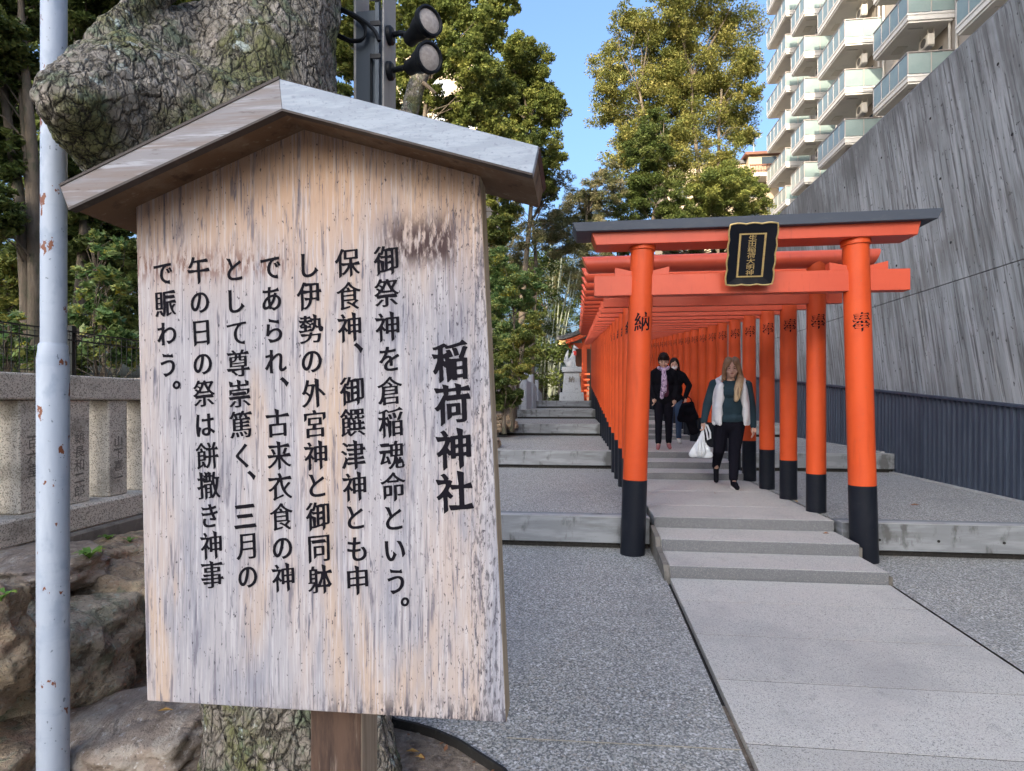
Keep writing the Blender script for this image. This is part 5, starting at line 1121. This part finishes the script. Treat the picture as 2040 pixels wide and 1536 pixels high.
# ================================================================== PEOPLE
def hand(wr, dirv, side, curl=.5):
    """palm, four fingers of different length and a thumb; wr wrist, dirv pointing down the hand, side = thumb direction"""
    wr = Vector(wr); d = Vector(dirv).normalized(); s = Vector(side); s = (s-d*s.dot(d)).normalized(); n = d.cross(s); out = [('c', wr, .022, wr+d*.03, .024), ('e', wr+d*.05, (.034, .022, .042)), ]
    for i, (o, L) in enumerate(((.024, .066), (.009, .075), (-.007, .07), (-.022, .055))):
        a = wr+d*.075+s*o; b = a+d*L*.5+n*.008; c = b+(d*(1-curl)+n*curl).normalized()*L*.5; out += [('c', a, .0095, b, .0085), ('c', b, .0085, c, .0070)]
    a = wr+d*.03+s*.025; b = a+(d*.7+s*.6).normalized()*.035; out += [('c', a, .012, b, .010), ('c', b, .010, b+d*.03+n*.006, .0085)]
    return out
def head(c, rx, tilt=0, s=1.0, yaw=0):
    m = Euler((tilt, 0, yaw)).to_matrix(); c = Vector(c)
    def q(x, y, z): return c+m @ Vector((x*s, y*s, z*s))
    pr = [('e', q(0, .01, .03), (rx, .095*s, .10*s)), ('e', q(0, -.012, -.035), (rx*.86, .078*s, .085*s)), ('c', q(0, -.075, -.075), .028*s, q(0, -.06, -.06), .04*s),
          ('c', q(0, -.088, .015), .010*s, q(0, -.108, -.025), .013*s), ('c', q(-.012, -.094, -.028), .009*s, q(.012, -.094, -.028), .009*s), ('e', q(-rx/s, .01, -.01), (.012, .022, .032)), ('e', q(rx/s, .01, -.01), (.012, .022, .032)), ('e', q(-.04, -.065, -.03), (.026, .022, .024)), ('e', q(.04, -.065, -.03), (.026, .022, .024))]
    return pr, q
def face_bits(q, parent, eye=True):
    for sx in (-1, 1):
        obj('eye', blob('eye', [('e', q(sx*.031, -.087, .012), (.013, .006, .005))], .003, M['hair_k'], 0), parent, local=True)
        obj('eyebrow', blob('eyebrow', [('c', q(sx*.018, -.093, .032), .0035, q(sx*.045, -.083, .034), .0028)], .003, M['hair_k'], 0), parent, local=True)
    obj('mouth', blob('mouth', [('e', q(0, -.093, -.052), (.021, .007, .006))], .003, M['lip'], 0), parent, local=True)
def shoe(ank, toe, name, mat, parent, r=.042):
    ank = Vector(ank); toe = Vector(toe); d = (toe-ank).normalized(); heel = ank+Vector((0, .02, -.05)) if abs(d.y) > abs(d.z) else ank+Vector((0, .03, -.03)); 
    up_ = Vector((0, 0, .012))
    o = obj(name, blob(name, [('c', ank, r*.95, heel+up_, r*.85), ('c', heel+up_, r*.85, toe, r*.78), ('c', ank-Vector((0, 0, .02)), r*.9, toe.lerp(ank, .4), r*.8)], .008, mat, 2), parent, local=True)
    return o
# woman in white vest
FZ = .292
p = atZ(1455, 970, FZ); wv = thing('person', (p.x, p.y, FZ), 'woman with long light brown hair in white sleeveless vest and dark teal sweater, walking', 'person', rz=-R(12))
Hd, qh = head((.015, -.03, 1.475), .073, .12)
sl_, sr = Vector((-.19, 0, 1.285)), Vector((.19, 0, 1.27)); el, er = Vector((-.275, .02, 1.03)), Vector((.245, .03, 1.0)); wl_, wr_ = Vector((-.315, -.06, .82)), Vector((.265, -.02, .765))
hl, hr = Vector((-.095, 0, .80)), Vector((.085, 0, .80)); kl_, kr_ = Vector((-.135, -.02, .46)), Vector((.045, -.09, .465)); al, ar = Vector((-.165, .20, .21)), Vector((.03, -.15, .095))
tl, tr_ = Vector((-.165, .14, .055)), Vector((.065, -.30, .035))
body = Hd+[('c', (.01, .0, 1.40), .05, (0, .0, 1.29), .055), ('e', (0, 0, 1.20), (.165, .10, .13)), ('e', (0, 0, 1.02), (.15, .105, .16)), ('e', (0, .01, .85), (.165, .12, .13)),
           ('c', sl_, .055, el, .042), ('c', el, .042, wl_, .026), ('c', sr, .055, er, .042), ('c', er, .042, wr_, .026), ('c', (-.1, 0, 1.27), .055, (.1, 0, 1.27), .055),
           ('c', hl, .085, kl_, .058), ('c', kl_, .056, al, .034), ('c', hr, .085, kr_, .058), ('c', kr_, .056, ar, .034), ('c', al, .03, tl, .022), ('c', ar, .03, tr_, .022)]+hand(wl_, (-.03, -.1, -1), (.3, -1, 0), .9)+hand(wr_, (.05, -.12, -1), (-.4, -1, 0), .4)
obj('body', blob('body', body, .0068, M['skin'], 2), wv, local=True); face_bits(qh, wv)
obj('sweater', blob('sweater', [('e', (0, 0, 1.20), (.185, .118, .14)), ('e', (0, -.045, 1.17), (.13, .095, .08)), ('e', (0, -.005, 1.0), (.172, .13, .18)), ('e', (0, .0, .86), (.182, .14, .09)), ('c', sl_, .068, el, .056), ('c', el, .056, wl_, .040), ('c', sr, .068, er, .056), ('c', er, .056, wr_, .038)], .010, M['teal'], 2), wv, local=True)
obj('vest', blob('vest', [('e', (-.125, -.065, 1.14), (.062, .072, .17)), ('e', (-.145, -.075, .94), (.060, .070, .17)), ('c', (-.12, -.10, 1.2), .028, (-.125, -.125, .79), .024), ('c', (-.175, -.02, 1.29), .038, (-.185, -.03, .80), .034), ('e', (.155, -.055, 1.14), (.045, .068, .17)), ('e', (.175, -.055, .94), (.045, .065, .17)), ('c', (.15, -.09, 1.2), .024, (.17, -.10, .79), .022), ('c', (.18, -.02, 1.28), .036, (.20, -.02, .80), .034),
    ('e', (0, .07, 1.12), (.19, .075, .22)), ('e', (0, .09, .92), (.19, .08, .16)), ('c', (-.17, .03, 1.2), .045, (-.18, .03, .82), .045), ('c', (.17, .03, 1.2), .045, (.20, .03, .82), .042),
    ('c', (-.15, -.01, 1.335), .034, (-.085, .03, 1.37), .034), ('c', (.15, -.01, 1.335), .034, (.085, .03, 1.37), .034), ('c', (-.09, .05, 1.37), .04, (.09, .05, 1.37), .04), ('c', (-.15, -.03, 1.32), .032, (-.10, -.09, 1.27), .028), ('c', (.15, -.03, 1.32), .03, (.135, -.07, 1.26), .026)], .010, M['vest'], 1), wv, local=True)
obj('hair', blob('hair', [('e', (-.022, -.012, 1.548), (.058, .112, .082)), ('e', (.052, -.012, 1.548), (.058, .112, .082)), ('c', (-.048, -.088, 1.545), .020, (-.074, -.066, 1.43), .020), ('c', (.072, -.088, 1.55), .022, (.100, -.066, 1.43), .024), ('e', (.015, .035, 1.49), (.092, .10, .12)), ('c', (-.060, -.03, 1.53), .032, (-.078, -.03, 1.36), .030), ('c', (.088, -.03, 1.53), .032, (.115, -.04, 1.36), .042), ('c', (.115, -.05, 1.36), .045, (.085, -.125, 1.22), .050), ('c', (.085, -.125, 1.22), .050, (.062, -.135, 1.09), .030), ('c', (-.04, .07, 1.45), .06, (.06, .08, 1.25), .07)], .008, M['hair_b'], 1, lambda p: .006*noise.noise(Vector((p.x*70, p.y*70, p.z*5)))), wv, local=True)
obj('trousers', blob('trousers', [('e', (0, .01, .83), (.175, .13, .085)), ('e', (0, -.01, .77), (.13, .115, .10)), ('c', hl, .098, kl_, .074), ('c', kl_, .072, al+Vector((0, 0, .03)), .052), ('c', hr, .098, kr_, .074), ('c', kr_, .072, ar+Vector((0, 0, .04)), .056)], .010, M['trouser'], 2), wv, local=True)
shoe(al, tl, 'shoe', M['coat'], wv); shoe(ar, tr_, 'shoe', M['coat'], wv)
obj('shoe_sole', blob('shoe_sole', [('c', ar+Vector((0, .02, -.08)), .020, tr_+Vector((0, 0, -.018)), .018), ('c', ar+Vector((-.02, .02, -.08)), .018, tr_+Vector((-.022, .01, -.018)), .016), ('c', ar+Vector((.02, .02, -.08)), .018, tr_+Vector((.02, .01, -.018)), .016)], .007, M['sole'], 1), wv, local=True)
# plastic bag held in her right hand
bgw = wv.matrix_basis @ Vector((-.33, -.10, .74)); bgw = Matrix.Rotation(wv.rotation_euler[2], 3, 'Z') @ Vector((-.325, -.085, .74))+wv.location
bag = thing('plastic_bag', bgw, 'white plastic carrier bag hanging from the walking woman\'s hand', 'bag')
bgp = []
def bagd(p): return .010*math.sin(math.atan2(p.y, p.x+.03)*9+p.z*8)*min(1, max(0, -p.z/.2))+.008*noise.noise(p*16)
obj('bag_body', blob('bag_body', [('c', (0, 0, -.05), .018, (-.03, 0, -.20), .050), ('c', (-.03, 0, -.20), .050, (-.135, 0, -.33), .035), ('c', (-.03, 0, -.20), .050, (.085, 0, -.34), .035), ('c', (-.135, 0, -.33), .035, (.085, 0, -.34), .035), ('e', (-.02, 0, -.28), (.11, .055, .08))], .008, M['plastic'], 1, bagd), bag, local=True)
mb = MB(); mb.tube([(.02, 0, .04), (.05, -.01, .03), (.085, -.01, -.06), (.09, 0, -.13), (.06, 0, -.15), (.045, 0, -.06), (.02, 0, .03)], .012, 8); obj('handle', mb.mesh('handle', M['plastic'], smooth=True), bag, local=True)
mb = MB(); mb.tube([(-.0, 0, -.05), (-.012, .01, 0), (.0, .012, .04), (.012, 0, 0), (0, -.01, -.05)], .008, 8); obj('handle', mb.mesh('handle', M['plastic'], smooth=True), bag, local=True)
# woman with scarf, further up the steps
def standing(u, v, Z, s, lab, top_m, trou_m, shoe_m, yaw, tilt, extra=None, arms=None, long_coat=False, step=.08, mask=False):
    p = atZ(u, v, Z); t = thing('person', (p.x, p.y, Z), lab, 'person', rz=yaw)
    def S_(q): return tuple(c*s for c in q)
    Hh, q = head(S_((0, -.03, 1.47)), .070*s, tilt, s)
    A = arms or [((-.17, 0, 1.30), (-.205, .04, 1.06), (-.15, -.06, .86)), ((.17, 0, 1.30), (.205, .04, 1.06), (.17, -.04, .84))]
    hl, hr = (-.075, 0, .82), (.075, 0, .82); kl_, kr_ = (-.08, -.02-step*.4, .47), (.08, step*.3, .47); al, ar = (-.085, -step, .09), (.085, step, .09); tl, tr_ = (-.095, -step-.14, .035), (.10, step-.14, .035)
    b = Hh+[('c', S_((0, 0, 1.38)), .045, S_((0, 0, 1.29)), .05), ('e', S_((0, 0, 1.20)), (.145*s, .09*s, .13*s)), ('e', S_((0, 0, 1.02)), (.125*s, .09*s, .16*s)), ('e', S_((0, .01, .87)), (.145*s, .105*s, .12*s))]
    for sh_, e, w in A: b += [('c', S_((sh_[0]*.9, sh_[1], sh_[2]-.045)), .045, S_(e), .038), ('c', S_(e), .038, S_(w), .024)]+hand(S_(w), (0, -.15, -1), (0, -1, 0), .6)
    for h_, k_, a_, t_ in ((hl, kl_, al, tl), (hr, kr_, ar, tr_)): b += [('c', S_(h_), .075, S_(k_), .05), ('c', S_(k_), .05, S_(a_), .032), ('c', S_(a_), .03, S_(t_), .022)]
    obj('body', blob('body', b, .0075, M['skin'], 2), t, local=True); face_bits(q, t)
    c = [('c', S_((-.15, .01, 1.285)), .05, S_((-.04, .02, 1.36)), .05), ('c', S_((.15, .01, 1.285)), .05, S_((.04, .02, 1.36)), .05), ('e', S_((0, .005, 1.18)), (.172, .115, .16)), ('e', S_((0, .01, 1.0)), (.155, .115, .17)), ('e', S_((0, .015, .84)), (.172, .128, .12))]
    for sh_, e, w in A: c += [('c', S_((sh_[0]*.93, sh_[1], sh_[2]-.035)), .062, S_(e), .056), ('c', S_(e), .056, S_(w), .042)]
    obj('coat', blob('coat', c, .010, top_m, 2), t, local=True)
    tr = [('e', S_((0, .01, .82)), (.15, .115, .09))]
    for h_, k_, a_ in ((hl, kl_, al), (hr, kr_, ar)): tr += [('c', S_(h_), .088, S_(k_), .066), ('c', S_(k_), .064, S_((a_[0], a_[1], a_[2]+.04)), .052)]
    obj('trousers', blob('trousers', tr, .010, trou_m, 2), t, local=True)
    for a_, t_ in ((al, tl), (ar, tr_)): shoe(S_(a_), S_(t_), 'shoe', shoe_m, t, .040)
    return t, q, S_
w2, q2, S2 = standing(1322, 895, .574, .99, 'woman in black coat with lilac patterned scarf and dusty pink shoes', M['coat'], M['trouser'], M['pinkshoe'], -.12, .40)
obj('hair', blob('hair', [('e', q2(0, .016, .052), (.084, .106, .088)), ('c', q2(-.07, .02, .03), .03, q2(-.068, .03, -.05), .02), ('c', q2(.07, .02, .03), .03, q2(.068, .03, -.05), .02)], .008, M['hair_k'], 1, lambda p: .006*noise.noise(p*45)), w2, local=True)
obj('shirt', blob('shirt', [('e', (.02, -.075, 1.05), (.055, .055, .18)), ('e', (.03, -.085, .93), (.055, .05, .08))], .010, M['plum'], 1), w2, local=True)
obj('scarf', blob('scarf', [('c', (-.075, -.03, 1.34), .030, (0, -.10, 1.30), .034), ('c', (.075, -.03, 1.34), .030, (0, -.10, 1.30), .034), ('c', (0, -.115, 1.30), .036, (.0, -.145, 1.12), .038), ('c', (.0, -.145, 1.12), .038, (-.03, -.15, .86), .034), ('c', (.02, -.14, 1.2), .034, (.02, -.145, .95), .026)], .008, M['scarf'], 1, lambda p: .006*noise.noise(Vector((p.x*50, p.y*50, p.z*9)))), w2, local=True)
w3, q3, S3 = standing(1343, 884, .574, 1.0, 'woman in black coat and blue jeans half hidden behind the woman with the scarf', M['coat'], M['jeans'], M['sole'], -.12, .15,
    arms=[((-.17, 0, 1.30), (-.20, .04, 1.06), (-.15, -.06, .86)), ((.17, 0, 1.30), (.27, .02, 1.08), (.19, -.12, .86))])
obj('hair', blob('hair', [('e', q3(0, .02, .045), (.082, .10, .09)), ('c', q3(-.06, .01, .03), .032, q3(-.075, .03, -.16), .030), ('c', q3(.06, .01, .03), .032, q3(.085, .03, -.18), .034), ('c', q3(0, .06, .0), .06, q3(0, .08, -.18), .06)], .009, M['hair_k'], 1, lambda p: .005*noise.noise(Vector((p.x*50, p.y*50, p.z*6)))), w3, local=True)
obj('face_mask', blob('face_mask', [('e', q3(0, -.085, -.045), (.05, .028, .038))], .006, M['vest'], 1), w3, local=True)
c = atD(1370, 820, 9.9); bb_ = thing('handbag', (c.x, c.y, c.z), 'large black bag and folded coat carried in the hand of the woman in blue jeans', 'bag')
def bd(p): return .012*noise.noise(p*9)
obj('bag_body', blob('bag_body', [('c', (-.07, 0, .10), .05, (.06, 0, .13), .045), ('c', (-.12, 0, -.12), .06, (.05, 0, -.14), .06), ('c', (-.07, 0, .10), .05, (-.12, 0, -.12), .06), ('c', (.06, 0, .13), .045, (.13, 0, -.10), .06), ('c', (.05, .02, -.10), .07, (.14, .02, -.34), .05), ('c', (.02, .02, -.2), .05, (.08, .02, -.36), .05), ('c', (-.03, 0, 0), .07, (.05, 0, 0), .08)], .012, M['coat'], 2, bd), bb_, local=True)
mb = MB(); mb.tube([(-.09, 0, .14), (-.05, 0, .24), (.0, 0, .26), (.05, 0, .22), (.08, 0, .14)], .011, 8); obj('strap', mb.mesh('strap', M['coat'], smooth=True), bb_, local=True)
